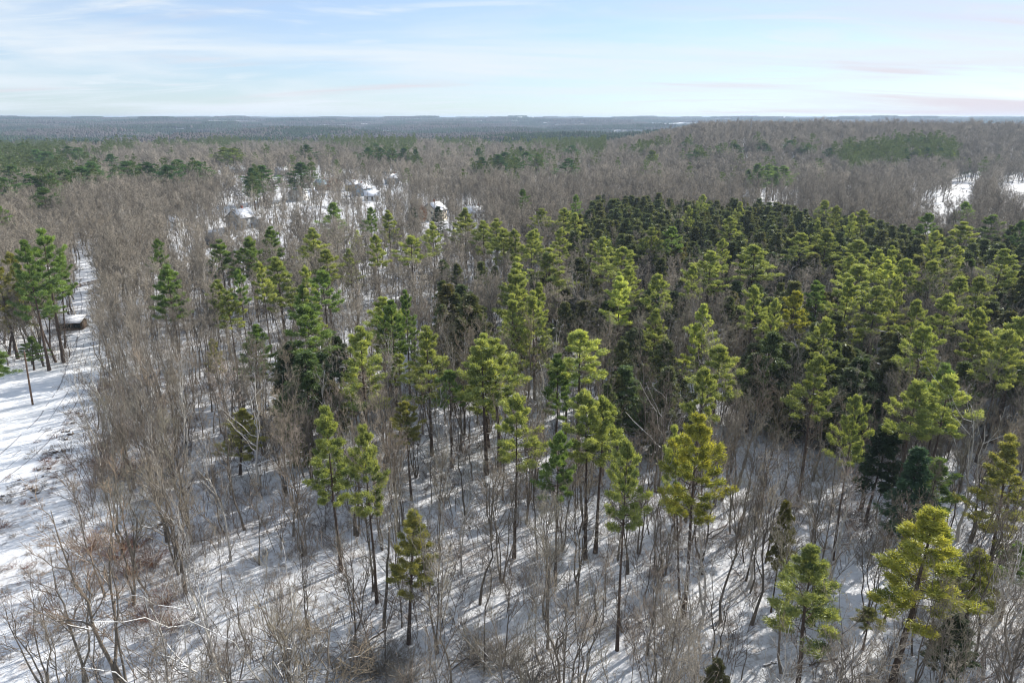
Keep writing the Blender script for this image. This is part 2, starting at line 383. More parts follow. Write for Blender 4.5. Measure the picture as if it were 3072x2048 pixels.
# ------------------------------------------------------------------ conifers
def pine_geo(seed, H=20., cf=.45, rad=3.2, lod=0, kind='pine'):
    """cf = height fraction where the living crown begins; crown of whorled boughs carrying needle tufts"""
    rg = np.random.default_rng(seed); tg = Geo(); cg = Geo()
    nT = 10; z = np.linspace(0, 1, nT)
    bend = np.cumsum(rg.normal(size=(nT, 2))*.035, 0)*(.5 if kind == 'spruce' else 1.); bend -= bend[0]
    P = np.zeros((nT, 3)); P[:, :2] = bend; P[:, 2] = z*H; P[0, 2] = -.3
    r = H*(.0125 if kind == 'pine' else .0105); Rr = r*(1-.93*z**.95); Rr[0] *= 1.3
    tube(tg, P, Rr, 8 if lod == 0 else (5 if lod == 1 else 3))
    nw = int(H*(1-cf)/(.84 if kind == 'pine' else .48))
    if lod == 2: nw = int(nw*.6)
    B0 = []; D = []; L = []
    for i in range(nw):
        t = (i+rg.uniform(.2, .8))/nw
        zz_ = cf+(1-cf)*t*.985
        if kind == 'pine':
            prof = min(1, .50+2.4*t)*(1-t)**.95*1.32
            prof = prof*rg.uniform(.72, 1.12)+.05; nb = rg.integers(4, 7); el = R(-6)+R(52)*t**1.3
        else:
            prof = (1-t)**.8*min(1, .65+1.8*t)+.04; nb = rg.integers(4, 7); el = R(-22)+R(50)*t**1.5
        a0 = rg.uniform(0, 6.28)
        for b in range(nb):
            a = a0+b*6.283/nb+rg.normal()*.25
            l = rad*prof*(rg.uniform(.45, 1.35) if kind == 'pine' else rg.uniform(.5, 1.35))
            e = el+rg.normal()*.12
            B0.append((np.interp(zz_, z, P[:, 0]), np.interp(zz_, z, P[:, 1]), zz_*H))
            D.append((math.cos(a)*math.cos(e), math.sin(a)*math.cos(e), math.sin(e))); L.append(l)
    B0 = np.array(B0); D = np.array(D); L = np.array(L); nB = len(L)
    s = np.linspace(0, 1, 5)[None, :, None]
    up = .20 if kind == 'pine' else .10
    Q = B0[:, None]+L[:, None, None]*(D[:, None]*s+np.array([0, 0, up])*s**2.2)
    br = np.maximum(r*.20*(L/rad), .02)
    emit(tg if lod < 2 else cg, Q if lod == 0 else Q[:, ::4], br, .3, 3) if lod < 2 else None
    if kind == 'pine' and cf > .2:    # dead snags below the crown
        m = 14; zz_ = rg.uniform(cf*.45, cf, m); a = rg.uniform(0, 6.28, m)
        Ps = np.stack([np.interp(zz_, z, P[:, 0]), np.interp(zz_, z, P[:, 1]), zz_*H], 1)
        Ds = np.stack([np.cos(a), np.sin(a), rg.uniform(-.3, .2, m)], 1)
        if lod < 2: cones(tg, Ps, Ps+Ds*rg.uniform(.5, 2.2, m)[:, None], .035)
    # laterals carry tufts
    nl = {0: 13, 1: 7, 2: 3}[lod]; nt_ = {0: 5, 1: 3, 2: 2}[lod]; nbld = {0: 8, 1: 8, 2: 6}[lod]
    if kind == 'spruce': nl = {0: 9, 1: 5, 2: 2}[lod]; nt_ = {0: 3, 1: 2, 2: 1}[lod]; nbld = {0: 7, 1: 6, 2: 4}[lod]
    par = np.repeat(np.arange(nB), nl); m = len(par)
    t = np.sqrt(rg.uniform(.08 if kind == 'spruce' else .16, 1, m)); f = t*4; i = np.minimum(f.astype(int), 3); fr = (f-i)[:, None]
    pos = Q[par, i]*(1-fr)+Q[par, i+1]*fr
    side = unit(np.cross(D[par], np.array([0, 0, 1.])))*np.where(rg.random(m) < .5, -1, 1)[:, None]
    ld = unit(D[par]*rg.uniform(.45, 1.1, m)[:, None]+side*rg.uniform(.3, 1., m)[:, None]+np.array([0, 0, 1.])*(rg.normal(size=m)[:, None]*.10+(.12 if kind == 'pine' else -.12)))
    ll = L[par]*(.42*(1.12-t)+.05)*rg.uniform(.7, 1.2, m)
    if lod == 0: cones(tg if kind == 'pine' else cg, pos, pos+ld*ll[:, None], .014, 0, None if kind == 'pine' else np.zeros(m))
    par2 = np.repeat(np.arange(m), nt_); q = np.tile((np.arange(nt_)+.6)/nt_, m)+rg.normal(size=m*nt_)*.08
    tp = pos[par2]+ld[par2]*(ll[par2]*q)[:, None]
    bough = rg.normal(0, .18, nB); tv = np.clip(rg.normal(.5, .2, len(tp))+bough[par][par2]+.45*(t[par2]-.62), 0, 1)  # paler young tips; darker inner needles also paint under-crown shade into the colour
    k2 = np.repeat(np.arange(len(tp)), nbld)
    sz = {0: 1., 1: 1.45, 2: 2.5}[lod]
    if kind == 'pine':
        bd = rg.normal(size=(len(k2), 3))*np.array([.75, .75, .42])+ld[par2][k2]*.75+np.array([0, 0, .42])
        bl = rg.uniform(.18, .42, len(k2))*sz**.6; bw = .072*sz
    else:
        bd = rg.normal(size=(len(k2), 3))*np.array([.5, .5, .3])+ld[par2][k2]*1.0+np.array([0, 0, -.18])
        bl = rg.uniform(.26, .48, len(k2))*sz**.6; bw = .10*sz
    jit = rg.normal(size=(len(k2), 3))*(.12 if kind == 'pine' else .09)*sz**.6
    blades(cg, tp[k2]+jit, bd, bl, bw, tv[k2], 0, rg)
    return tg, cg

def leafy_geo(seed, H=9., rad=3.5, lod=0):
    """small oak that keeps its rust coloured leaves"""
    rg = np.random.default_rng(seed); tg, cg = bare_geo(seed, H, 'spread', 1)
    lg = Geo(); n = 2600
    a = rg.normal(size=(n, 3)); a = unit(a)*rg.uniform(.35, 1, (n, 1))**.5
    p = a*np.array([rad, rad, H*.33])+np.array([0, 0, H*.66]); p += rg.normal(size=(n, 3))*.25
    blades(lg, p, rg.normal(size=(n, 3)), .34, .24, rg.random(n), 0, rg)
    tg.join(cg); return tg, lg

def shrub_geo(seed, H=1.6, n=16, spread=.9, rr=.011, sub=5):
    rg = np.random.default_rng(seed); g = Geo()
    a = rg.uniform(0, 6.28, n); l = H*rg.uniform(.5, 1.1, n); tilt = rg.uniform(.05, spread, n)
    b = np.stack([np.cos(a)*.15, np.sin(a)*.15, np.full(n, -.05)], 1)*rg.uniform(.2, 3, (n, 1))
    b[:, 2] = -.05
    d = np.stack([np.cos(a)*np.sin(tilt), np.sin(a)*np.sin(tilt), np.cos(tilt)], 1)
    s = np.linspace(0, 1, 3)[None, :, None]
    P = b[:, None]+l[:, None, None]*(d[:, None]*s+np.stack([np.cos(a), np.sin(a), -.4+0*a], 1)[:, None]*.22*s**2)
    emit(g, P, np.full(n, rr), .6, 3)
    L2, r2 = sprout(rg, P, np.full(n, rr), sub, .25, 1, .3, 1.0, .45, .03, 2); cones(g, L2[:, 0], L2[:, 1], rr*.75)
    L3, r3 = sprout(rg, L2, r2, 2, .3, 1, .3, 1.0, .5, .03, 2); cones(g, L3[:, 0], L3[:, 1], rr*.6)
    return g

# ------------------------------------------------------------------ tagging
def tag(o, label=None, cat=None, group=None, kind=None, col=None):
    if label: o['label'] = label
    if cat: o['category'] = cat
    if group: o['group'] = group
    if kind: o['kind'] = kind
    return o
def link(name, me, parent=None):
    o = bpy.data.objects.new(name, me); COL.objects.link(o)
    if parent is not None: o.parent = parent
    return o
def empty(name, loc, rot=(0, 0, 0), scale=(1, 1, 1)):
    o = bpy.data.objects.new(name, None); COL.objects.link(o)
    o.location = loc; o.rotation_euler = rot; o.scale = scale; o.empty_display_size = .3
    return o
def part(parent, name, g, m, sm=False):
    return link(name, g.mesh(name, m, sm), parent)

# ------------------------------------------------------------------ the ground
def ground():
    xs = []; 
    rad = np.concatenate([[0], np.geomspace(12, 16000, 150)])
    an = np.linspace(R(-180), R(180), 241)
    # polar sheet, denser in front; centred under the camera
    V = [(0, 0, 0)]; T = []
    rr, aa = np.meshgrid(rad[1:], an[:-1], indexing='ij')
    x = rr*np.sin(aa); y = rr*np.cos(aa); z = terrain(x, y)
    V = np.concatenate([[[0, 0, 0.]], np.stack([x, y, z], -1).reshape(-1, 3)])
    n = len(an)-1; m = len(rad)-1
    i = np.arange(n); j = (i+1) % n
    T.append(np.stack([np.zeros(n, int), 1+j, 1+i], 1))
    for k in range(m-1):
        a = 1+k*n+i; b = 1+k*n+j; c = a+n; d = b+n
        T.append(np.stack([a, b, d], 1)); T.append(np.stack([a, d, c], 1))
    g = Geo(); g.add(V, np.concatenate(T)[:, ::-1])
    o = link('snowy_ground', g.mesh('snowy_ground', M['snow'], True)); tag(o, kind='structure')
ground()

def strip(name, pts, width, m, lift, wv=.0):
    """sheet along a line of world points, draped on the terrain"""
    pts = np.array(pts, float)[:, :2]; s = np.concatenate([[0], np.cumsum(np.linalg.norm(np.diff(pts, axis=0), axis=1))])
    q = np.arange(0, s[-1], 2.); c = np.stack([np.interp(q, s, pts[:, 0]), np.interp(q, s, pts[:, 1])], 1)
    for _ in range(6): c[1:-1] = (c[:-2]+c[1:-1]*2+c[2:])/4
    d = unit(np.gradient(c, axis=0)); nrm = np.stack([-d[:, 1], d[:, 0]], 1)
    off = np.linspace(-.5, .5, 7); rg = np.random.default_rng(3)
    wd = width*(1+wv*np.sin(q*.21)+wv*.6*np.sin(q*.53+1))
    P = c[:, None]+nrm[:, None]*off[None, :, None]*wd[:, None, None]
    Z = terrain(P[..., 0], P[..., 1])+lift
    V = np.concatenate([P, Z[..., None]], -1).reshape(-1, 3); T = []
    for i in range(len(q)-1):
        for j in range(6):
            a = i*7+j; T += [(a, a+1, a+8), (a, a+8, a+7)]
    g = Geo(); g.add(V, T); return g, c, nrm
road_px = [(261,770),(268,850),(279,926),(262,1044),(222,1161),(150,1270),(50,1370),(-120,1500),(-420,1640)]
road_w = [at_z(*p) for p in road_px]
g, rc, rn = strip('road', road_w, 5.2, None, .02)
tag(link('snow_covered_road', g.mesh('snow_covered_road', M['cleansnow'], True)), kind='structure')
g, _c2, _n2 = strip('open_snow', np.column_stack([rc-rn*14, np.zeros(len(rc))]), 38., None, .008)
tag(link('open_snow_field', g.mesh('open_snow_field', M['cleansnow'], True)), kind='structure')
# wheel ruts pressed into the packed snow, bare wet gravel showing
M['rut'] = simple('wet_gravel', (.36, .36, .38), .7, .4, 1.5)
for k, off in enumerate((-2.3, -.55, .75, 2.35)):
    w = (.17, .10, .10, .15)[k]
    rg = np.random.default_rng(20+k); jj = np.convolve(rg.normal(size=len(rc)), np.ones(7)/7, 'same')[:, None]*.45; pts = rc+rn*(off+jj); g2 = Geo()
    for i in range(len(pts)-1):
        if rg.random() < (.12, .5, .5, .2)[k]: continue
        a = pts[i]; b = pts[i+1]; n_ = rn[i]*w*rg.uniform(.3, 1.)
        z0 = float(terrain(*a)); z1 = float(terrain(*b)); zl = .0265
        V = [(*(a-n_), z0+zl), (*(a+n_), z0+zl), (*(b+rn[i+1]*w*.6), z1+zl), (*(b-rn[i+1]*w*.6), z1+zl)]
        g2.add(V, [(0, 2, 1), (0, 3, 2)] if False else [(0, 1, 2), (0, 2, 3)])
    tag(link('wheel_rut', g2.mesh('wheel_rut', M['rut'])), kind='structure')

# ------------------------------------------------------------------ tree library
LIB = {}
def lib(key, tg, cg, tm, cm):
    LIB[key] = (tg.mesh('trunk', tm), cg.mesh('crown', cm))
    return key
def joined(name, tg, cg, tm, cm):
    g = Geo(); g.join(tg, 0); g.join(cg, 1)
    return g.mesh(name, [tm, cm])

PV = []   # pine variants (crown fraction, key)
for i, (cf, rad) in enumerate([(.30, 3.4), (.42, 3.3), (.42, 3.0), (.52, 3.2), (.55, 2.9), (.64, 2.9), (.30, 3.0), (.62, 3.3)]):
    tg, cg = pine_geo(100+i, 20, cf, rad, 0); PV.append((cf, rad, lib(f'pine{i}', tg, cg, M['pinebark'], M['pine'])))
PV1 = []
for i, (cf, rad) in enumerate([(.30, 3.4), (.45, 3.3), (.58, 3.0), (.40, 3.0)]):
    tg, cg = pine_geo(140+i, 20, cf, rad, 1); PV1.append((cf, rad, lib(f'pinem{i}', tg, cg, M['pinebark'], M['pine'])))
SV = []
for i, (cf, rad) in enumerate([(.25, 2.6), (.38, 2.5), (.50, 2.4), (.15, 2.6)]):
    tg, cg = pine_geo(200+i, 14, cf, rad, 0, 'spruce'); SV.append((cf, rad, lib(f'spruce{i}', tg, cg, M['pinebark'], M['spruce'])))
SV1 = []
for i, (cf, rad) in enumerate([(.2, 2.4), (.35, 2.3), (.3, 2.1)]):
    tg, cg = pine_geo(240+i, 14, cf, rad, 1, 'spruce'); SV1.append((cf, rad, lib(f'sprucem{i}', tg, cg, M['pinebark'], M['spruce'])))
BV = []
for i, kd in enumerate(['forest', 'forest', 'forest', 'fork', 'fork', 'slim', 'slim', 'multi', 'multi']):
    tg, cg = bare_geo(300+i, 15, kd, 0); BV.append(lib(f'bare{i}', tg, cg, M['bark'], M['twig']))
SPA = []
LB = []
for i in range(3):
    tg, cg = bare_geo(380+i, 15, 'limby', 0, True); LB.append(lib(f'limby{i}', tg, cg, M['paletree'], M['bark']))
for i, kd in enumerate(['fork', 'slim', 'multi', 'forest', 'fork']):
    tg, cg = bare_geo(360+i, 15, kd, 0, True); SPA.append(lib(f'sparse{i}', tg, cg, M['bark'], M['twig']))
BS = []
for i in range(3):
    tg, cg = bare_geo(330+i, 15, 'spread', 0); BS.append(lib(f'spread{i}', tg, cg, M['bark'], M['twig']))
BP = []
for i in range(4):
    tg, cg = bare_geo(340+i, 15, ['spread', 'fork', 'forest', 'fork'][i], 0, i < 2); BP.append(lib(f'pale{i}', tg, cg, M['paletree'], M['bark']))
LV = []
for i in range(2):
    tg, cg = leafy_geo(350+i, 9, 3.4); LV.append(lib(f'rust{i}', tg, cg, M['bark'], M['rust']))

# ------------------------------------------------------------------ individual trees
TREES = []   # dicts kept for the labels
def put(kind, lab, key, pos, h, baseh, sxy=1., rz=0., lean=(0, 0), tone=None, group=None, label=None, cat=None, **kw):
    zz_ = float(terrain(pos[0], pos[1]))
    s = h/baseh
    o = empty(kind, (pos[0], pos[1], zz_), (0, 0, 0), (1, 1, 1))
    # lean first (world), then turn, then size
    Mx = Matrix.Rotation(lean[0], 4, 'Y') @ Matrix.Rotation(-lean[1], 4, 'X') @ Matrix.Rotation(rz, 4, 'Z') @ Matrix.Diagonal((s*sxy, s*sxy, s, 1))
    o.matrix_world = Matrix.Translation((pos[0], pos[1], zz_)) @ Mx
    tr, cr = LIB[key]
    a = link('trunk', tr, o); b = link('crown', cr, o)
    if tone is not None: b.color = (*tone, 1)
    TREES.append(dict(o=o, kind=kind, x=pos[0], y=pos[1], z=zz_, h=h, r=kw.get('r', 2.5), tonename=kw.get('tn', ''), label=label, cf=kw.get('cf', .5)))
    tag(o, label, cat or 'tree', group)
    return o
TONES = dict(b=(1, 1, 1), y=(1.16, 1.02, .62), p=(1.35, 1.35, 1.25), g=(.62, .80, .72), d=(.38, .55, .55), o=(1., .86, .80), s=(.95, 1, .95), u=(.55, .95, 1.2), r=(1.35, 1.1, .6))

HERO = []; FARX = []
def hero(t, x, y, cbot, hw, tone='b', base=None, h=None, kind='pine', label=None, cb_t=None, lm=None):
    """(tile, x, y) = tip of the crown in a zoomed tile of the photograph; cbot = foot of the crown, hw = half width"""
    u, v = px(t, x, y); ub, vb = px(cb_t or t, x, cbot); hwp = hw/K
    if base:
        bu, bv = px(*base); B = at_z(bu, bv, 0); T_ = at_y(u, v, B[1]); H_ = T_[2]
        lean = math.atan2(T_[0]-B[0], H_); X, Y = B[0], B[1]
    else:
        H_ = h or (20. if kind == 'pine' else 14.)
        if v < 560 and u > 2000 and kind == 'pine': H_ = 16.
        dr = ray(u, v); q = np.arange(30, 1500, 2.); zr = CAM_H+dr[2]*q; hit = zr <= terrain(dr[0]*q, dr[1]*q)+H_
        qq = q[np.argmax(hit)] if hit.any() else 1500.; T_ = dr*qq
        X, Y = T_[0], T_[1]; lean = rng.normal()*.012
    if Y > 300 and kind == 'pine' and not base:
        hwp *= 1.25; H_ += 2
        for _ in range(5):
            a_ = rng.uniform(0, 6.28); q_ = hwp*Y/F*rng.uniform(.3, 1.0); FARX.append((X+math.cos(a_)*q_, Y+math.sin(a_)*q_*2))
    zt = float(terrain(X, Y))
    C_ = at_y(ub, vb, Y)[2]-zt; dist = math.hypot(Y, CAM_H-10)
    R_ = hwp*math.hypot(Y, X*.0+CAM_H-H_*.7)/F*(1.42 if Y < 95 else 1.25)
    cf = min(.72, max(.12, C_/H_))
    if kind == 'pine':
        pool = PV if Y < 230 else PV1; bh = 20.
    else: pool = SV if Y < 200 else SV1; bh = 14.
    c = sorted(pool, key=lambda q: abs(q[0]-cf)*3+rng.random()*.35)[0]
    s = H_/bh; sxy = min(2.1 if Y < 300 else 2.9, max(.55, R_/(c[1]*s*.95)))
    HERO.append((X, Y, R_, H_))
    tn = np.array(TONES[tone])*rng.uniform(.78, 1.1)
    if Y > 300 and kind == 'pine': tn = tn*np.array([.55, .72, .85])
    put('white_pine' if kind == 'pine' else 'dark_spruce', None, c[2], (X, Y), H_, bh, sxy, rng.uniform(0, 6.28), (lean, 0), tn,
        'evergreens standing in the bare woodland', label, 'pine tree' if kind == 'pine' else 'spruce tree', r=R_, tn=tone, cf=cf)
    return TREES[-1]

S_ = 'spruce'
# near pines whose feet show
hero('D',2240,740,1400,110,'b',('G',2350,790), label='slender green pine, leftmost of the tall pines rising from the snowy slope')
hero('E',150,870,1500,105,'b',('H',245,1010), label='narrow green pine on a long reddish trunk, next right of the leftmost tall pine')
hero('H',500,370,900,115,'o',('H',465,1290), label='small thin-crowned pine with a dark trunk at lower centre, boughs hanging to the right')
hero('E',1210,680,1030,125,'b',('H',1190,700), label='pine with slender yellowish tip and wide lower bough, alone at centre')
hero('E',1500,920,1350,95,'g',('H',1475,890), label='darker green pine just left of the paired yellow-green pines')
hero('E',1690,650,1130,125,'b',('H',1680,710), label='left one of the paired bulky yellow-green pines at centre')
hero('E',1820,690,1130,125,'b',('H',1750,665), label='right one of the paired bulky yellow-green pines at centre')
hero('E',1980,990,1540,115,'b',('H',1900,1335), label='tall pine with a long foliage column and a thick bare trunk near the bottom edge')
hero('F',120,800,1420,150,'y',('I',5,1110), label='biggest bright yellow-green pine right of the bottom centre, full to its waist')
hero('E',2290,870,1400,75,'b',('H',2330,980), label='slim pine pressed against the left side of the biggest bright pine')
hero('I',900,630,1230,175,'b',('I',790,1640), label='bushy green pine at the bottom edge with two long low boughs')
hero('I',1740,360,1150,215,'y',('I',1440,1600), label='golden leaning pine with a thick slanting trunk at lower right')
hero('I',2030,640,1010,120,'y',('I',1940,1190), label='smaller golden pine leaning against the right of the big golden pine')
hero('I',1290,1050,1160,95,'o',('I',1240,1330), label='short flat-topped pine between the bushy green pine and the golden pine')
hero('I',2320,640,860,80,'g', h=9, label='snow dusted low pine cut by the right edge')
hero('I',1900,1090,1420,110,'d', h=8, kind=S_, label='dark ragged hemlock under the golden pines at lower right')
hero('I',240,1450,1700,75,'o', h=6, kind=S_, label='squat brown-green spruce tip at the bottom edge')
hero('I',710,360,560,65,'r', h=13, kind=S_, label='thin brownish spruce among snow lined branches at lower right')
hero('F',1440,840,1250,120,'d',('I',1260,450), kind=S_, label='tall dark hemlock with black leaning trunk at right')
hero('F',1640,1070,1560,120,'u', h=15, kind=S_, label='blue-green snow flecked spruce beside the tall dark hemlock')
hero('F',1760,1120,1420,110,'g', h=13, label='soft grey-green pine in front of the blue-green spruce')
hero('F',2250,930,1640,125,'o',('I',2110,820), label='olive pine with a black leaning trunk at the right edge')
hero('F',2340,150,540,170,'b', label='broad pine half cut by the right edge, above the olive pine')
hero('F',2230,230,560,95,'b')
hero('F',260,350,720,115,'b', label='pale green spreading pine left of the dark spruce trunks')
hero('F',150,480,720,85,'b')
hero('F',940,420,750,110,'b', label='bright pine with a leaning tip in front of the dark spruce trunks')
hero('F',1220,710,900,90,'b', label='small bright pine on a thin stem over a flat lone bough')
hero('F',1640,575,860,110,'b', label='left one of the twin bright pines at right')
hero('F',1840,530,850,120,'b', label='right one of the twin bright pines at right')
hero('F',1690,190,500,105,'p', label='pale layered pine standing against the dark spruces at right')
hero('D',1770,165,560,105,'g',('D',1775,700), label='dense deep green pine left of centre')
hero('D',2110,75,290,135,'g', label='wide flat-tiered green pine right behind the dense deep green pine')
hero('D',1465,290,500,55,'o', h=11, label='thin olive pine alone in the brown woods at left')
hero('D',1680,740,1050,95,'o',('D',1655,1200), label='sparse olive pine above snowy ground left of the tall pines')
for a in [(2200,370,600,100),(1990,330,580,85),(2320,250,480,80)]: hero('D',*a,'d',kind=S_)
hero('E',590,210,720,115,'b', label='tall bright pine with drooping tiers left of centre')
hero('E',970,280,720,125,'b',('E',1000,1200), label='open crowned bright pine with pale bare lower limbs near centre')
hero('E',1660,230,500,130,'p', label='pale yellow flat-tiered pine at centre')
hero('E',1560,440,600,85,'g',h=13)
hero('E',740,500,700,75,'g',h=15)
for a in [(2040,210,470,120),(1930,300,480,80),(2250,300,470,100),(830,130,420,90),(950,110,330,60),(1830,590,760,70)]: hero('E',*a,'s',kind=S_)
hero('E',450,740,860,85,'o',h=14)
# pines of the middle wood
for a in [('B',440,1290,1700,70,'g'),('B',340,1350,1720,85,'g'),('B',1190,1300,1800,85,'b'),('B',1340,1290,1780,90,'b'),('B',1920,1190,1500,90,'p'),
          ('B',2180,1160,1400,80,'b'),('B',1440,980,1390,130,'b'),('B',1790,910,1130,80,'b'),('B',1930,980,1190,110,'b'),('B',2140,840,1090,75,'b'),
          ('B',2280,830,1010,60,'g'),('B',850,700,1080,85,'b'),('B',490,900,1110,85,'b'),('B',980,790,1040,75,'b'),('B',1060,780,1000,60,'b'),
          ('B',1110,850,1110,95,'b'),('B',1210,860,1050,60,'b'),('B',1310,870,1060,70,'b'),('B',1385,705,910,70,'b'),('B',1530,710,860,65,'b'),
          ('B',1610,740,890,50,'b'),('B',1510,850,1000,65,'b'),('B',630,800,1040,65,'b'),('B',330,720,940,60,'b'),('B',200,700,840,45,'g'),('B',240,900,990,60,'b'),
          ('A',2290,665,960,80,'g'),('A',2150,840,1190,95,'b'),('A',2240,990,1190,80,'b'),('A',2110,1110,1240,55,'b'),('A',1860,830,1100,75,'g'),
          ('A',1800,1090,1360,60,'b'),('A',1905,1040,1390,100,'b'),('A',1710,910,1190,85,'g'),('A',1510,930,1210,75,'g'),('A',1095,930,1070,55,'g'),
          ('A',1135,1105,1500,105,'g'),('A',1640,1130,1190,50,'g')]:
    hero(*a)
# left stand beside the road
hero('A',280,850,1290,105,'g',('D',440,430), label='tallest dark pine of the stand left of the snowy road')
hero('A',160,930,1440,105,'g',('D',340,485), label='second pine of the roadside stand, left of the tallest one')
hero('A',60,1000,1300,70,'o',('D',385,430)); hero('A',130,1190,1500,90,'o',('D',60,385)); hero('A',330,1240,1480,60,'g',('D',345,350))
hero('A',420,1000,1290,60,'g',('D',450,330)); hero('A',-40,1080,1400,90,'o',('D',125,405)); hero('A',40,1260,1520,70,'o',('D',30,300))
hero('D',215,250,440,70,'g',('D',235,482), label='young open pine with bare trunk beside the utility pole')
hero('D',-40,330,500,110,'g',('D',-60,800), label='green pine bough poking in at the left edge above the open snow')
# right middle wood
for a in [('C',345,770,930,70,'b'),('C',980,650,770,55,'b'),('C',1060,690,770,45,'b'),('C',1240,720,800,60,'b'),('C',1170,745,820,40,'b'),('C',1000,850,1110,90,'b'),
          ('C',820,880,1010,80,'b'),('C',1220,930,1110,95,'b'),('C',1360,990,1150,60,'b'),('C',1450,970,1230,55,'b'),('C',1545,1060,1240,85,'b'),
          ('C',940,790,870,35,'b'),('C',1850,1040,1250,110,'b'),('C',1740,1070,1200,80,'b'),('C',2215,990,1340,125,'b'),('C',2060,1180,1340,80,'b'),
          ('C',1900,1190,1400,90,'b'),('C',510,970,1210,125,'b'),('C',270,930,1080,60,'b'),('C',190,1000,1300,115,'b'),('C',80,1100,1260,55,'b'),
          ('C',500,1250,1490,90,'b'),('C',640,1340,1500,60,'b'),('C',770,1290,1480,80,'y'),('C',1340,1260,1560,135,'b'),('C',1620,1350,1500,70,'b'),
          ('C',1810,1310,1510,90,'b'),('C',2070,1410,1690,95,'b'),('C',1230,1100,1300,110,'b'),('C',1480,1200,1330,55,'b'),('C',1950,660,820,50,'g'),
          ('C',1700,740,860,60,'g'),('C',1930,800,1000,85,'b'),('C',1730,870,1020,60,'b'),('C',2130,750,910,75,'g'),('C',2340,790,900,50,'d'),
          ('C',140,610,710,40,'b'),('C',50,690,790,32,'b'),('C',395,660,730,35,'b'),('C',1000,1480,1600,80,'b'),('C',2330,1480,1700,60,'b')]:
    hero(*a)
# the tall far clump standing over the spruces
for a in [(520,390,540,50,(525,670)),(590,400,520,45,(575,660)),(635,415,540,40,(620,650)),(690,410,560,50,(680,660)),(465,430,560,40,(470,655))]:
    hero('C',a[0],a[1],a[2]+15,a[3]*1.35,'b',('C',*a[4]))
# far evergreens
for a in [(290,560,700,80,'d'),(1800,430,660,90,'g'),(1730,450,650,48,'d'),(2070,410,545,75,'g'),(2110,280,440,60,'d'),(640,400,545,100,'g'),(560,440,540,70,'g'),(760,345,530,95,'g'),
          (870,400,500,70,'g'),(1010,410,530,75,'d'),(1230,390,510,85,'g'),(1350,400,500,75,'g'),(1150,430,520,60,'d'),(450,460,540,55,'g'),(350,490,530,35,'g'),
          (90,430,640,90,'g'),(200,500,620,60,'g'),(20,520,640,60,'g'),(-10,690,780,60,'g'),(250,310,385,80,'g'),(150,265,350,80,'g'),(320,330,385,60,'g'),(470,290,375,60,'d'),
          (1680,185,285,40,'d'),(1540,300,370,50,'y'),(1600,305,372,50,'y'),(540,300,360,40,'g')]:
    hero('A',*a)
for a in [(180,300,420,65,'d'),(265,300,405,55,'d'),(350,300,400,55,'d'),(430,300,430,45,'d'),(510,310,430,25,'d'),(235,265,330,30,'g'),(970,370,500,50,'d'),(1085,350,480,60,'d'),
          (1270,330,490,60,'g'),(1360,350,440,40,'g'),(1235,290,390,30,'d'),(1560,380,475,52,'d'),(1610,610,730,35,'g'),(1250,570,690,40,'d'),(1395,220,290,40,'d'),
          (1480,215,280,35,'d'),(945,300,340,20,'d'),(1130,335,370,40,'d'),(1200,370,430,45,'d'),(2145,320,380,25,'y'),(1590,280,320,35,'d')]:
    hero('B',*a)
for a in [(1140,280,440,55,'g'),(1210,280,410,40,'d'),(1310,260,400,55,'d'),(1250,320,420,40,'y'),(1375,330,420,30,'y'),(1440,300,415,50,'d'),(1530,300,415,55,'d'),(1560,235,300,55,'g'),
          (1640,230,300,45,'g'),(1620,310,400,35,'y'),(1690,300,410,50,'d'),(1780,300,440,60,'d'),(1850,320,425,40,'y'),(510,230,280,22,'d'),(560,270,325,35,'d'),
          (740,250,295,32,'d'),(865,280,335,42,'d'),(1015,305,338,28,'d'),(230,290,365,38,'g'),(370,280,335,28,'d'),(85,320,385,45,'g'),(140,330,380,30,'y'),(30,240,300,40,'d')]:
    hero('C',*a)
for a in [(490,700,850,45),(665,690,880,42),(700,1060,1190,60),(790,1080,1200,50),(820,1240,1500,95),(700,1200,1400,60),(1640,1050,1260,85),(1810,610,720,30),(980,1380,1560,60),(1240,1120,1240,70),(1320,1150,1300,60)]:
    hero('B',*a,'s' if a[1] > 950 else 'd',kind=S_)

# ------------------------------------------------------------------ where the rest of the wood stands
def poly(pts, c=1.30612): return np.array(pts, float)*c
OPEN = [poly(p) for p in [
  [(-900,860),(0,860),(150,850),(178,770),(182,690),(175,600),(236,600),(240,700),(232,900),(215,1100),(185,1250),(150,1330),(120,1568),(60,2400),(-2000,2400)],
  [(2185,420),(2250,420),(2235,470),(2200,500),(2110,510),(2100,495),(2180,465)],
  [(2285,425),(2500,415),(2500,475),(2290,470)]]]
THIN = [poly(p) for p in [     # gardens and streets between the houses
  [(530,470),(560,440),(700,410),(860,425),(870,470),(1000,480),(1110,505),(1110,540),(900,560),(800,560),(660,570),(530,560),(400,600),(380,560),(500,520)],
  [(720,430),(860,430),(850,470),(740,470)],
  [(2030,470),(2200,470),(2230,540),(2090,510)]]]
SPR = [(poly(p), d) for p, d in [
  ([(1290,520),(1370,462),(1600,470),(1800,475),(1960,500),(2060,520),(2200,560),(2500,540),(2500,700),(2200,650),(2050,650),(1900,610),(1750,610),(1600,600),(1450,580),(1320,580)], .93),
  ([(1000,600),(1300,600),(1700,640),(2500,690),(2500,920),(2100,880),(1900,880),(1700,760),(1560,700),(1250,720),(1010,700)], .31),
  ([(1700,740),(2000,760),(2150,800),(2120,870),(1900,860),(1700,815)], .9),
  ([(1400,790),(1600,830),(1590,880),(1400,860)], .75),
  ([(1000,690),(1120,690),(1110,790),(1010,760)], .55),
  ([(640,790),(850,790),(830,890),(650,880)], .55)]]
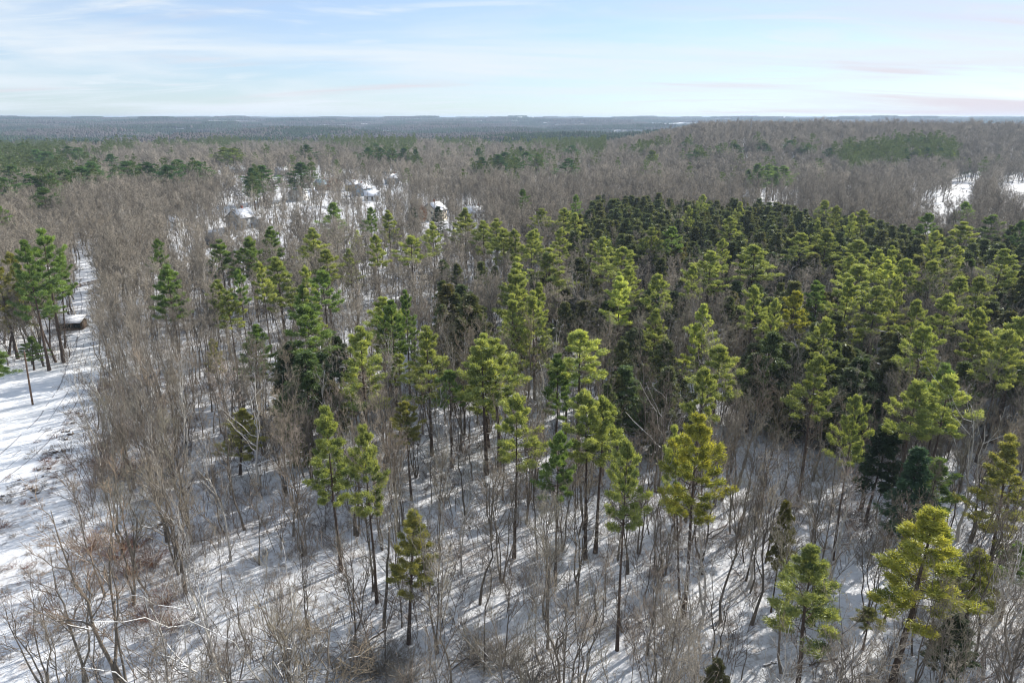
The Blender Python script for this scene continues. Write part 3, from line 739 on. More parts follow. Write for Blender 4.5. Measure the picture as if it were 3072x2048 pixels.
FARP = [(poly(p), d) for p, d in [     # evergreen patches in the distance (canopy outline)
  ([(1230,300),(1560,315),(1600,335),(1500,352),(1300,345),(1200,330)], .8),
  ([(720,300),(800,290),(960,320),(950,345),(830,345),(730,330)], .55),
  ([(230,300),(560,305),(600,325),(500,335),(300,330)], .6),
  ([(0,320),(160,335),(200,380),(90,430),(0,440)], .6),
  ([(60,345),(230,365),(220,420),(120,400)], .5),
  ([(1900,345),(2190,330),(2200,380),(1950,385)], .75)]]
HOUSEPX = [(1303,660,11),(727,684,14),(650,738,10),(521,680,8),(703,524,18),(968,570,11),(1086,586,13),(1116,600,10),(1424,653,9),(847,528,12),(746,462,14),(895,600,9),(1175,552,11),(2310,612,26)]
def inside(P, u, v):
    x, y = P[:, 0], P[:, 1]; c = np.zeros(u.shape, bool); j = len(x)-1
    for i in range(len(x)):
        with np.errstate(divide='ignore', invalid='ignore'):
            cond = ((y[i] > v) != (y[j] > v)) & (u < (x[j]-x[i])*(v-y[i])/(y[j]-y[i])+x[i])
        c ^= cond; j = i
    return c
def jitter(y0, y1, s, ext=.92, pad=22):
    ys = np.arange(y0, y1, s); out = []
    for y in ys:
        w = ext*y+pad; xs = np.arange(-w, w+18*(y < 200), s); out.append(np.stack([xs, np.full(len(xs), y)], 1))
    P = np.concatenate(out); return P+rng.uniform(-.48, .48, P.shape)*s
HR = np.array([(h[0], h[1], h[2]) for h in HERO])
PINEZ = poly([(480,600),(1000,500),(1300,560),(2500,600),(2500,960),(1400,960),(1150,900),(560,870)])
def classify(P, hb=13.):
    """0 none, 1 bare, 2 spruce, 3 pine"""
    x, y = P[:, 0], P[:, 1]; z = terrain(x, y)
    gu, gv = proj(x, y, z); cu, cv = proj(x, y, z+hb)
    r = rng.random(len(P)); c = np.ones(len(P), int)
    op = np.zeros(len(P), bool)
    for p in OPEN: op |= inside(p, gu, gv)
    ou, ov = proj(x, y, z+9); op |= inside(OPEN[0], ou, ov) & (ov > 1050) & (rng.random(len(P)) < .6)
    for p in OPEN[1:]:
        for q_ in (4, 10): fu, fv = proj(x, y, z+q_); op |= inside(p, fu, fv) & (rng.random(len(P)) < .7)
    op |= (y < 58) & (cu < 1500) & (rng.random(len(P)) < .6)
    th = np.zeros(len(P), bool)
    for p in THIN: th |= inside(p, gu, gv)
    pz = inside(PINEZ, cu, cv); c[pz & (r > np.where(cu < 1700, .955, .985))] = 3; c[pz & (r < .10) & (y < 260)] = 0
    for p, d in SPR: c[inside(p, cu, cv) & (r < d)] = 2
    fw = waves(x, y*.5, 75, 18) > -.15
    for p, d in FARP: c[inside(p, cu, cv) & (r < d) & fw] = 3
    fr = np.zeros(len(P), bool)
    fu, fv = proj(x, y, z+8)
    for p in THIN: fr |= inside(p, fu, fv)
    c[fr & (rng.random(len(P)) < .38)] = 0
    for (hu, hv, hw_) in HOUSEPX:
        q = at_z(hu, hv, 0); c[(np.abs(x-q[0]*y/q[1]) < hw_*.55) & (y < q[1]+6) & (y > q[1]*.72) & (rng.random(len(P)) < .72)] = 0
    c[th & (rng.random(len(P)) < .56)] = 0; c[th & (c == 2)] = 1
    c[op] = 0
    for hx, hy, hr in HR:
        q = np.hypot(x-hx, y-hy); c[(q < 1.2)] = 0; c[(q < hr*.9) & (c == 2)] = 0
        c[(np.abs(x-hx*(y/hy)) < hr*.6) & (y < hy) & (y > hy-6) & (rng.random(len(P)) < .5)] = 0; c[(c >= 2) & (np.abs(x-hx*(y/hy)) < hr) & (y < hy) & (y > hy-7)] = 0
    return c, z, gv
near = jitter(31, 132, 3.3); cn, zn, vn = classify(near)
clump = waves(near[:, 0], near[:, 1], 26, 30)
keep = rng.random(len(near)) < np.clip(.52+.28*clump+.30*smooth(80, 125, near[:, 1]), .12, 1)
keep |= (cn == 2)
keep |= (cn == 3)
near, cn = near[keep & (cn > 0)], cn[keep & (cn > 0)]
mid = jitter(132, 400, 4.3); cm_, zm_, vm = classify(mid); mid, cm_ = mid[cm_ > 0], cm_[cm_ > 0]
ex = jitter(90, 420, 4.2); cx_, _, _ = classify(ex); ex = ex[(cx_ == 2) & inside(SPR[0][0], *proj(ex[:, 0], ex[:, 1], 13.)) | (cx_ == 2) & (rng.random(len(ex)) < .35)]
mid = np.concatenate([mid, ex]); cm_ = np.concatenate([cm_, np.full(len(ex), 2)])
far = jitter(400, 1250, 7.2, .86, 30)
hill = jitter(500, 1000, 8.5, .86, 10); hill = hill[hill[:, 0]/hill[:, 1] > .12]; far = np.concatenate([far, hill])
cf_, zf, vf = classify(far)
kf = cf_ > 0
# patches of evergreens scattered beyond
wn = waves(far[:, 0], far[:, 1], 300, 12)+waves(far[:, 0], far[:, 1], 90, 22)*.5
cf_[(kf) & (wn > .75) & (far[:, 1] > np.where(far[:, 0] < -.12*far[:, 1], 470, 640)) & (rng.random(len(far)) < .6)] = 3
onhill = (far[:, 0]/far[:, 1] > .13) & (far[:, 1] > 560)
cf_[(kf) & (rng.random(len(far)) < np.where(onhill, .004, .03))] = 3
cf_[(kf) & onhill & (far[:, 1] > 700) & (cf_ == 3)] = 1
far, cf_ = far[kf], cf_[kf]

# individuals: the ones that show largest
def indiv(P, c, want, n):
    idx = np.where(c == want)[0]
    u, v = proj(P[idx, 0], P[idx, 1], 8.)
    ok = (u > 5) & (u < 3067) & (v < 2150)
    idx = idx[ok]; d = np.hypot(P[idx, 0], P[idx, 1]); return idx[np.argsort(d)[:n]]
NB = 285
bi = indiv(near, cn, 1, NB)
bare_i = []
for k, i in enumerate(bi):
    d = near[i]; r = rng.random(); h = float(np.clip(rng.normal(14.6, 2.0), 9, 18))
    if d[1] < 60: h = min(h, 15.5)
    key = BV[rng.integers(len(BV))]
    if d[1] < 85 and rng.random() < .5: key = SPA[rng.integers(5)]
    if rng.random() < .12: key = BP[2+rng.integers(2)]
    bare_i.append((d, key, h))
    tv = rng.uniform(.75, 1.25); tn = (tv*rng.uniform(.95, 1.1), tv, tv*rng.uniform(.9, 1.02))
    put('bare_hardwood', None, key, d, h, 15., rng.uniform(.62, .98), rng.uniform(0, 6.28), (rng.normal()*.035, rng.normal()*.035), tn,
        'bare hardwoods of the near woodland', None, 'bare tree', tn='', r=2)
mask = np.ones(len(near), bool); mask[bi] = False; near, cn = near[mask], cn[mask]
npin = sum(1 for t in TREES if t['kind'] == 'white_pine')
_c = np.concatenate([near, mid]); _k = np.concatenate([cn, cm_]); pi_ = indiv(_c, _k, 3, 296-npin)
for i in pi_:
    d = _c[i]; pool = PV if d[1] < 200 else PV1; c = pool[rng.integers(len(pool))]; h = float(np.clip(rng.normal(18, 2.2), 12, 22)); tnm = 'bbbgbp'[rng.integers(6)]
    put('white_pine', None, c[2], d, h, 20., rng.uniform(.95, 1.4), rng.uniform(0, 6.28), (rng.normal()*.02, rng.normal()*.02), np.array(TONES[tnm])*rng.uniform(.85, 1.1),
        'evergreens standing in the bare woodland', None, 'pine tree', r=3, tn=tnm)
_m = np.ones(len(_c), bool); _m[pi_] = False; _n = len(near)
near, cn, mid, cm_ = near[_m[:_n]], cn[_m[:_n]], mid[_m[_n:]], cm_[_m[_n:]]
nspr = sum(1 for t in TREES if t['kind'] == 'dark_spruce')
allc = np.concatenate([near, mid]); allk = np.concatenate([cn, cm_])
si = indiv(allc, allk, 2, 298-nspr)
for i in si:
    d = allc[i]; pool = SV if d[1] < 170 else SV1; c = pool[rng.integers(len(pool))]
    h = float(np.clip(rng.normal(12.6, 2.2), 8, 17)); tv = rng.uniform(.7, 1.3)
    put('dark_spruce', None, c[2], d, h, 14., rng.uniform(1.0, 1.7), rng.uniform(0, 6.28), (rng.normal()*.015, rng.normal()*.015),
        (tv*rng.uniform(.85, 1.2), tv, tv*rng.uniform(.8, 1.15)), 'dark spruces packed in the wood', None, 'spruce tree', tn='s', r=2.2)
mask = np.ones(len(allc), bool); mask[si] = False; allc, allk = allc[mask], allk[mask]

# hand placed bare trees of the foreground: (tile, tip, foot or height, pool, scale)
def bhero(t, x, y, h, pool, tone, label, base=None, sxy=1., lean=None):
    u, v = px(t, x, y)
    if base:
        B = at_z(*px(*base)); T_ = at_y(u, v, B[1]); H_ = T_[2]; X, Y = B[0], B[1]; ln = math.atan2(T_[0]-B[0], H_)
    else:
        H_ = h; T_ = at_z(u, v, h); X, Y = T_[0], T_[1]; ln = lean or 0
    put('bare_hardwood', None, pool, (X, Y), H_, 15., sxy, rng.uniform(0, 6.28), (ln, 0), tone, 'bare hardwoods of the near woodland', label, 'bare tree', r=3)
    HERO.append((X, Y, 1.5, H_))
bhero('G',430,340,17,SPA[0],(1.2,1.0,.85),'brown forked bare tree leaning left over the red brush',('G',830,1580),1.0)
bhero('G',740,420,17,SPA[1],(1.2,1.0,.85),'brown bare tree with the upright straight trunk over the red brush',('G',880,1620),.9)
bhero('G',90,730,13,SPA[2],(1.,.82,.72),'leftmost reddish bare tree at the bottom edge')
bhero('G',380,700,13,SPA[0],(1.,.82,.72),'second reddish bare tree from the left at the bottom edge')
bhero('G',560,900,12,SPA[1],(1.,.82,.72),'thin dark bare tree between the reddish and the brown forked ones')
bhero('G',1440,830,15,LB[0],(1,1,1),'wide bare tree with white sunlit limbs near the bottom left',None,1.05)
bhero('G',1150,1050,13,LB[1],(1,1,1),'pale limbed bare tree left of the widest white one')
bhero('G',1950,1000,14,LB[2],(.9,.88,.8),'pale spreading bare tree right of the widest white one',None,1.)
bhero('G',2250,1150,11,BS[1],(1.2,1.1,.95),'low spreading tan bare tree at the bottom, right of the pale ones')
bhero('I',870,260,15,LB[1],(1,1,1),'bare tree with snow lined broken limbs behind the bushy green pine',('I',890,640),1.)
bhero('I',320,800,12,BV[3],(1,1,1),'leaning bare tree on open snow left of the bushy green pine',('I',230,1430))
bhero('F',2100,760,17,LB[0],(1,1,1),'large pale bare tree with bright limbs at the right edge',None,.8)
bhero('A',640,760,19,BV[7],(1.15,1.08,.98),'widest feathery tan bare tree beside the snowy road',None,1.5)
bhero('A',870,830,18,BV[8],(1.2,1.08,.95),'second feathery tan bare tree right of the snowy road',None,1.4)
for q in [(760,640,7),(1500,1300,0),(1000,830,3),(2200,1200,4),(2300,1230,1),(130,330,2)]: pass
# snow-white birch like trees seen in the middle of the wood
for t, x, y in [('B',1010,1250),('B',1080,1280),('F',560,1180),('D',1720,640),('E',1090,360),('E',2230,640),('C',700,1080),('F',170,40),('B',2030,1150)]:
    u, v = px(t, x, y); T_ = at_z(u, v, 14.)
    put('bare_hardwood', None, BP[rng.integers(2)], (T_[0], T_[1]), 14., 15., .8, rng.uniform(0, 6.28), (rng.normal()*.06, 0), (1, 1, 1),
        'bare hardwoods of the near woodland', None, 'bare tree', tn='pale', r=2.5)

# oaks that kept their leaves
for t, x, y, h, lab in [('A',2240,365,9,'low orange-leaved oak far off behind the bluish roof'),('A',2300,495,10,'rusty leaved oak crowding the bluish metal roof'),
                        ('B',555,680,11,'narrow orange tree beside the white house')]:
    u, v = px(t, x, y); T_ = at_z(u, v, h)
    put('rust_oak', None, LV[0], (T_[0], T_[1]), h, 9., 1.3 if 'narrow' not in lab else .5, 0, (0, 0), (1, 1, 1), None, lab, 'oak tree', tn='r', r=3)

# ------------------------------------------------------------------ scattered stuff through geometry nodes
def scatter(name, label, P, idx, scl, rot, meshes):
    """one object; one tree mesh per point, chosen by idx"""
    src = bpy.data.collections.new(name+'_sources')
    for i, me in enumerate(meshes):
        o = bpy.data.objects.new(f'{name}_source_{i:02d}', me); src.objects.link(o)
    me = bpy.data.meshes.new(name); me.vertices.add(len(P)); me.vertices.foreach_set('co', np.asarray(P, np.float32).ravel())
    a = me.attributes.new('idx', 'INT', 'POINT'); a.data.foreach_set('value', np.asarray(idx, np.int32))
    a = me.attributes.new('scl', 'FLOAT_VECTOR', 'POINT'); a.data.foreach_set('vector', np.asarray(scl, np.float32).ravel())
    a = me.attributes.new('rot', 'FLOAT_VECTOR', 'POINT'); a.data.foreach_set('vector', np.asarray(rot, np.float32).ravel())
    ob = link(name, me); tag(ob, label, None, None, 'stuff')
    gt = bpy.data.node_groups.new(name, 'GeometryNodeTree')
    gt.interface.new_socket('Geometry', in_out='INPUT', socket_type='NodeSocketGeometry')
    gt.interface.new_socket('Geometry', in_out='OUTPUT', socket_type='NodeSocketGeometry')
    gi = gt.nodes.new('NodeGroupInput'); go = gt.nodes.new('NodeGroupOutput')
    ci = gt.nodes.new('GeometryNodeCollectionInfo'); ci.inputs['Collection'].default_value = src
    ci.inputs['Separate Children'].default_value = True; ci.inputs['Reset Children'].default_value = True
    ip = gt.nodes.new('GeometryNodeInstanceOnPoints'); ip.inputs['Pick Instance'].default_value = True
    mp = gt.nodes.new('GeometryNodeMeshToPoints')
    def attr(nm, ty):
        n = gt.nodes.new('GeometryNodeInputNamedAttribute'); n.data_type = ty; n.inputs[0].default_value = nm
        return n.outputs[0]
    L = gt.links.new
    L(gi.outputs[0], mp.inputs['Mesh']); L(mp.outputs[0], ip.inputs['Points']); L(ci.outputs[0], ip.inputs['Instance'])
    L(attr('idx', 'INT'), ip.inputs['Instance Index'])
    er = gt.nodes.new('FunctionNodeEulerToRotation'); L(attr('rot', 'FLOAT_VECTOR'), er.inputs[0]); L(er.outputs[0], ip.inputs['Rotation'])
    L(attr('scl', 'FLOAT_VECTOR'), ip.inputs['Scale']); L(ip.outputs[0], go.inputs[0])
    md = ob.modifiers.new('scatter', 'NODES'); md.node_group = gt
    return ob
def P3(P): return np.column_stack([P, terrain(P[:, 0], P[:, 1])])
def rots(n, tilt=.03): return np.column_stack([rng.normal(size=n)*tilt, rng.normal(size=n)*tilt, rng.uniform(0, 6.28, n)])
def scls(n, m, sd, lo, hi, w=.12):
    s = np.clip(rng.normal(m, sd, n), lo, hi); wv = s*rng.uniform(1-w, 1+w, n); return np.column_stack([wv, wv, s])

# bare trees of the middle distance, at 1/15 m units of their own height
bm0 = [joined('bare_near', *bare_geo(300+i, 15, kd, 0), M['bark'], M['twig']) for i, kd in enumerate(['forest', 'fork', 'slim'])]
bm1 = [joined('bare_mid', *bare_geo(400+i, 15, kd, 1), M['bark'], M['twig']) for i, kd in enumerate(['forest', 'forest', 'fork', 'forest', 'spread', 'multi', 'slim', 'forest'])]
bm1 += [joined('bare_mid', *bare_geo(430+i, 15, kd, 1), M['paletree'], M['twig']) for i, kd in enumerate(['fork', 'forest'])]
bm2 = [joined('bare_far', *bare_geo(440+i, 15, kd, 2), M['bark'], M['twig']) for i, kd in enumerate(['forest', 'forest', 'fork', 'spread', 'forest'])]
bP = allc[allk == 1]; fP = far[cf_ == 1]
Pb = np.concatenate([bP, fP]); n1, n2 = len(bP), len(fP)
dB = Pb[:, 1]
idx = np.where(dB < 132, rng.integers(0, 3, n1+n2), np.where(dB < 400, 3+rng.integers(0, 10, n1+n2), 13+rng.integers(0, 5, n1+n2)))
sc = scls(n1+n2, .86, .13, .5, 1.2, .2)*(1+.13*waves(Pb[:, 0], Pb[:, 1], 55, 33))[:, None]; pzz = inside(PINEZ, *proj(Pb[:, 0], Pb[:, 1], 13.)); sc[pzz] *= .9; sc[:, :2] *= np.where(dB > 400, 1.2, .96)[:, None]; sc[dB < 400] *= 1.06
scatter('bare_woodland', 'bare grey-brown woodland running back to the hills', P3(Pb), idx, sc, rots(n1+n2), bm0+bm1+bm2)

sp1 = [joined('spruce_mid', *pine_geo(260+i, 14, cf, rd, 1, 'spruce'), M['pinebark'], M['spruce']) for i, (cf, rd) in enumerate([(.2, 2.3), (.35, 2.3), (.28, 2.0)])]
Ps = allc[allk == 2]; n = len(Ps)
if n: scatter('spruce_woodland', 'dense dark spruce wood behind the bright pines', P3(Ps), rng.integers(0, 3, n), scls(n, .92, .16, .55, 1.3)*np.array([1.4, 1.4, 1]), rots(n, .02), sp1)

pf = [joined('pine_far', *pine_geo(500+i, 17, cf, rd, 2), M['pinebark'], M['farpine']) for i, (cf, rd) in enumerate([(.3, 3.8), (.45, 3.8), (.35, 3.2)])]
Pp = np.concatenate([allc[allk == 3], far[cf_ == 3], np.array(FARX)]); n = len(Pp)
scatter('distant_evergreens', 'patches of evergreens among the distant bare woods', P3(Pp), rng.integers(0, 3, n), scls(n, 1.12, .17, .7, 1.5), rots(n, .02), pf)

# the far forest, beyond 1.2 km: patches of crowns
def crown_patch(seed, size, n, con):
    rg = np.random.default_rng(seed); g = Geo()
    for k in range(n):
        x, y = rg.uniform(-.5, .5, 2)*size; isc = rg.random() < con
        h = rg.uniform(12, 17)+(3 if isc else 0); w = rg.uniform(3.2, 5.5)*(.7 if isc else 1.1)
        m = 5; a = np.arange(m)*6.283/m+rg.uniform(0, 6)
        r1 = w*rg.uniform(.7, 1.2, m); r2 = w*rg.uniform(.4, .75, m)*(.7 if isc else 1)
        V = np.concatenate([np.stack([x+np.cos(a)*r1*.8, y+np.sin(a)*r1*.8, np.full(m, h*.35)], 1), np.stack([x+np.cos(a)*r1, y+np.sin(a)*r1, h*rg.uniform(.55, .7, m)], 1),
                            np.stack([x+np.cos(a+.5)*r2, y+np.sin(a+.5)*r2, h*rg.uniform(.8, .92, m)], 1), [[x, y, h]]])
        T = []
        for L_ in range(2):
            for i in range(m):
                j = (i+1) % m; T += [(L_*m+i, L_*m+j, (L_+1)*m+j), (L_*m+i, (L_+1)*m+j, (L_+1)*m+i)]
        for i in range(m): T.append((2*m+i, 2*m+(i+1) % m, 3*m))
        g.add(V, T, np.full(len(V), rg.random()), 1 if isc else 0)
    return g
def crownmat(name, a, b):
    m, nt = mat(name); at = N(nt, 'ShaderNodeAttribute', attribute_name='v'); oi = N(nt, 'ShaderNodeObjectInfo')
    av = N(nt, 'ShaderNodeMath', operation='ADD'); nt.links.new(at.outputs['Fac'], av.inputs[0]); nt.links.new(oi.outputs['Random'], av.inputs[1])
    hv = N(nt, 'ShaderNodeMath', operation='MULTIPLY'); hv.inputs[1].default_value = .5; nt.links.new(av.outputs[0], hv.inputs[0])
    mx = N(nt, 'ShaderNodeMix', data_type='RGBA'); nt.links.new(hv.outputs[0], mx.inputs[0]); mx.inputs[6].default_value = a+(1,); mx.inputs[7].default_value = b+(1,)
    d = N(nt, 'ShaderNodeBsdfDiffuse'); nt.links.new(mx.outputs[2], d.inputs[0]); finish(nt, d.outputs[0]); return m
cma = crownmat('far_bare_canopy', (.07, .06, .055), (.13, .11, .10)); cmb = crownmat('far_evergreen_canopy', (.018, .036, .020), (.050, .078, .034))
patches = [crown_patch(600+i, s, n, c).mesh('crown_patch', [cma, cmb]) for i, (s, n, c) in enumerate([(60, 60, .05), (60, 60, .85), (60, 55, .3), (140, 330, .05), (140, 330, .85), (140, 330, .35)])]
PP = []; d = 1230.
while d < 9000:
    s = 48. if d < 2600 else 112.
    s = s if d < 4000 else 120.
    xs = np.arange(-.86*d, .86*d, s); PP.append(np.stack([xs, np.full(len(xs), d)], 1)+rng.uniform(-.3, .3, (len(xs), 2))*s); d += s*(1. if d < 4000 else 1.5)
PP = np.concatenate(PP); n = len(PP); dd = PP[:, 1]
w1 = waves(PP[:, 0], PP[:, 1]*.4, 520, 3)+waves(PP[:, 0], PP[:, 1]*.6, 210, 9)*.6
gap = (waves(PP[:, 0], PP[:, 1], 420, 17) < -1.12) & (dd < 4000); PP = PP[~gap]; w1 = w1[~gap]; dd = dd[~gap]; n = len(PP)
ty = np.where(w1 > .35, 1, np.where(w1 > -.2, 2, 0)); idx = ty+np.where(dd > 2600, 3, 0)
sc = np.column_stack([np.ones(n), np.ones(n), rng.uniform(.85, 1.15, n)])
scatter('distant_forest', 'blue-grey forest filling the distance up to the horizon', P3(PP), idx, sc, rots(n, 0), patches)
print('counts', len(TREES), n1, n2, len(Ps), len(Pp), n)

# undergrowth
ug = [shrub_geo(700+i, H, nn, sp_, rr, sb).mesh('undergrowth', M['brush']) for i, (H, nn, sp_, rr, sb) in enumerate([(1.3, 12, 1.1, .012, 5), (1.9, 14, .9, .013, 5), (2.8, 9, .45, .016, 7), (1.0, 18, 1.3, .011, 3), (4.2, 5, .25, .02, 9), (6.5, 3, .18, .032, 11)])]
U = jitter(33, 175, 1.25, .9, 16); z_ = terrain(U[:, 0], U[:, 1]); gu, gv = proj(U[:, 0], U[:, 1], z_)
op = inside(OPEN[0], gu, gv)
dens = .42+.34*waves(U[:, 0], U[:, 1], 19, 15)+.15*waves(U[:, 0], U[:, 1], 6, 25)
thick = inside(poly([(205,920),(330,900),(430,1010),(440,1110),(330,1180),(240,1120)]), gu, gv) | inside(poly([(205,660),(240,660),(250,900),(215,900)]), gu, gv); dens = np.where(thick, 1.2, dens)
kp = (~op) & (rng.random(len(U)) < np.clip(dens, .06, .9)*np.where(U[:, 1] > 120, .45, 1)); U = U[kp]; n = len(U)
scatter('undergrowth', 'tangled leafless brush poking through the snow', P3(U), rng.choice(6, n, p=[.24, .20, .18, .10, .11, .17]), scls(n, 1., .25, .5, 1.7, .3), rots(n, .12), ug)

# ------------------------------------------------------------------ red brush at the wood's edge (each thicket is a thing)
rb = [shrub_geo(760+i, 2.6, 60, 1.0, .016, 6) for i in range(3)]
rbm = [g_.mesh('red_shrub', M['redbrush']) for g_ in rb]
k = 0
for t, x, y, s, lab in [('G',640,640,1.5,'red-brown thicket by the stone wall gap, leftmost of the red thickets'),('G',820,700,1.6,'red-brown thicket in front of the dark log heap'),('G',960,620,1.3,'red-brown thicket next to the blue shaded snow'),
    ('G',900,820,1.3,'large red-brown thicket below the leaning brown tree'),('G',1060,760,1.2,'tan red thicket on the right flank of the red patch'),('D',700,640,1.2,'rusty thicket at the wood edge by the road bend'),('D',760,600,1.,'small rusty thicket behind the road bend one'),
    ('D',820,1210,1.5,'red thicket under the trees at the wood edge'),('D',930,1180,1.3,'red thicket deeper under the trees'),('D',700,1150,1.2,'brown thicket at the foot of the lone roadside stem'),('D',720,1040,1.2,'upper brown thicket along the wood edge'),
    ('G',1020,1130,1.2,'reddish thicket behind the white limbed trees'),('G',1150,1010,1.1,'reddish thicket left of the white limbed trees'),('D',650,1290,.9,'little rusty shrub on open snow'),('D',920,620,1.1,'rusty thicket among the first trunks right of the road'),
    ('G',1180,1180,1.2,'dull red thicket under the white limbed trees')]:
    P_ = at_z(*px(t, x, y)); o = link('shrub', rbm[k % 3]); o.location = (P_[0], P_[1], float(terrain(P_[0], P_[1]))); o.scale = (s*.8, s*.8, s*.62); o.rotation_euler = (0, 0, k*1.3)
    tag(o, lab, 'shrub', 'red-brown thickets along the wood edge'); k += 1
# tan brush thicket along the bottom edge
tb = [shrub_geo(780+i, 3.6, 70, .8, .017, 7).mesh('tan_shrub', M['twig']) for i in range(2)]
for k, (x, y) in enumerate([(60,1500),(260,1480),(470,1540),(950,1430),(1150,1450),(1320,1560)]):
    P_ = at_z(*px('H', x, y)); o = link('shrub', tb[k % 2]); o.location = (P_[0], P_[1], 0); o.scale = (1.15, 1.15, .9); o.rotation_euler = (0, 0, k*2.1)
    tag(o, ['olive tan thicket in the bottom corner of the slope', 'rust tinted thicket just right of the olive tan one', 'grey tan thicket third along the bottom edge', 'tan thicket beneath the snow dusted dead branches',
            'tan thicket right of the snow dusted dead branches', 'last tan thicket along the bottom edge, under the thin bare stems'][k], 'shrub', 'tan thickets at the bottom edge')

# ------------------------------------------------------------------ stones and brush heap along the ditch
def rock_mesh(seed, r):
    rg = np.random.default_rng(seed); g = Geo(); n = 7; V = []; 
    for L_, (zz_, f) in enumerate([(-.25, .9), (.25, 1.), (.6, .65)]):
        for i in range(n): a = i*6.283/n+L_*.3; q = f*rg.uniform(.8, 1.15)*r; V.append((math.cos(a)*q*1.25, math.sin(a)*q, zz_*r*rg.uniform(.85, 1.1)))
    V.append((0, 0, .75*r)); T = []
    for L_ in range(2):
        for i in range(n): j = (i+1) % n; T += [(L_*n+i, L_*n+j, L_*n+n+j), (L_*n+i, L_*n+n+j, L_*n+n+i)]
    for i in range(n): T.append((2*n+i, 2*n+(i+1) % n, 3*n))
    g.add(V, T); return g
def snowy(name, base, sthr=.75):
    m, nt = mat(name); p = N(nt, 'ShaderNodeBsdfPrincipled'); p.inputs['Roughness'].default_value = .9
    ge = N(nt, 'ShaderNodeNewGeometry'); se = N(nt, 'ShaderNodeSeparateXYZ'); nt.links.new(ge.outputs['Normal'], se.inputs[0])
    ns = N(nt, 'ShaderNodeTexNoise'); ns.inputs['Scale'].default_value = 2.5; ns.inputs['Detail'].default_value = 5; nt.links.new(ge.outputs['Position'], ns.inputs[0])
    ad = N(nt, 'ShaderNodeMath', operation='MULTIPLY_ADD'); ad.inputs[1].default_value = .6; nt.links.new(ns.outputs[0], ad.inputs[0]); nt.links.new(se.outputs['Z'], ad.inputs[2])
    mr = N(nt, 'ShaderNodeMapRange'); mr.inputs[1].default_value = sthr+.25; mr.inputs[2].default_value = sthr+.4; nt.links.new(ad.outputs[0], mr.inputs[0])
    mx = N(nt, 'ShaderNodeMix', data_type='RGBA'); nt.links.new(mr.outputs[0], mx.inputs[0]); mx.inputs[6].default_value = base+(1,); mx.inputs[7].default_value = (.8, .81, .84, 1)
    nt.links.new(mx.outputs[2], p.inputs['Base Color']); finish(nt, p.outputs[0]); return m
M['snowrock'] = snowy('snow_capped_granite', (.12, .10, .085), .8)
M['log'] = snowy('snow_dusted_bark', (.085, .065, .05), .72)
rocks = [rock_mesh(800+i, 1.).mesh('boulder', M['snowrock']) for i in range(5)]
rl = [(535,780,.5),(560,800,.35),(500,850,.45),(470,905,.5),(490,925,.7),(455,960,.5),(430,910,.35),(440,1040,.6),(380,1050,.55),(400,1085,.4),(350,1030,.35),(320,1085,.3),(290,1100,.3),(340,1160,.45),(270,1170,.5),(380,1220,.35),(240,1310,.6),(210,1300,.45),(180,1275,.35),(260,1330,.35),(215,1360,.3),(130,1240,.3),(20,1350,.4),(0,1370,.35),(325,1110,.3),(560,1130,.3),(170,1300,.28),(295,1215,.3)]
for k, (x, y, s) in enumerate(rl):
    P_ = at_z(*px('D', x, y)); o = link('boulder', rocks[k % 5]); o.location = (P_[0], P_[1], float(terrain(P_[0], P_[1]))+.05*s)
    o.scale = (s*.62, s*.62, s*.75); o.rotation_euler = (0, 0, k*1.7)
    where = 'upper' if y < 930 else ('middle' if y < 1180 else 'lower')
    tag(o, None, 'boulder', 'snow capped stones along the roadside ditch'); o['_w'] = where; o['_s'] = s
BO = [o for o in COL.objects if o.name.startswith('boulder')]
ordn = ['first', 'second', 'third', 'fourth', 'fifth', 'sixth', 'seventh', 'eighth', 'ninth', 'tenth', 'eleventh', 'twelfth', 'thirteenth', 'fourteenth', 'fifteenth', 'sixteenth', 'seventeenth', 'eighteenth', 'nineteenth', 'twentieth',
        'twenty-first', 'twenty-second', 'twenty-third', 'twenty-fourth', 'twenty-fifth', 'twenty-sixth', 'twenty-seventh', 'twenty-eighth', 'twenty-ninth', 'thirtieth']
for w in ('upper', 'middle', 'lower'):
    q = sorted([o for o in BO if o.get('_w') == w], key=lambda o: -o.location.y)
    for i, o in enumerate(q):
        o['label'] = f"{'low' if o['_s'] < .4 else 'rounded'} snow capped stone, {ordn[i]} from the top in the {w} part of the ditch row"
        del o['_w']; del o['_s']
dg = [shrub_geo(820+i, .8, 26, 1.2, .014, 3).mesh('dead_grass', M['redbrush'] if i else M['brush']) for i in range(2)]
Q = []
for (x, y, s) in rl:
    P_ = at_z(*px('D', x, y))
    for _ in range(4): Q.append(P_[:2]+rng.normal(size=2)*1.5)
for _ in range(70):       # stubble on the open verge
    P_ = at_z(rng.uniform(0, 260), rng.uniform(1480, 1980)); Q.append(P_[:2])
Q = np.array(Q); n = len(Q)
scatter('dead_weeds', 'brown dead weeds along the roadside ditch and verge', P3(Q), (rng.random(n) < .35).astype(int), scls(n, .65, .2, .3, 1.1, .3), rots(n, .1), dg)

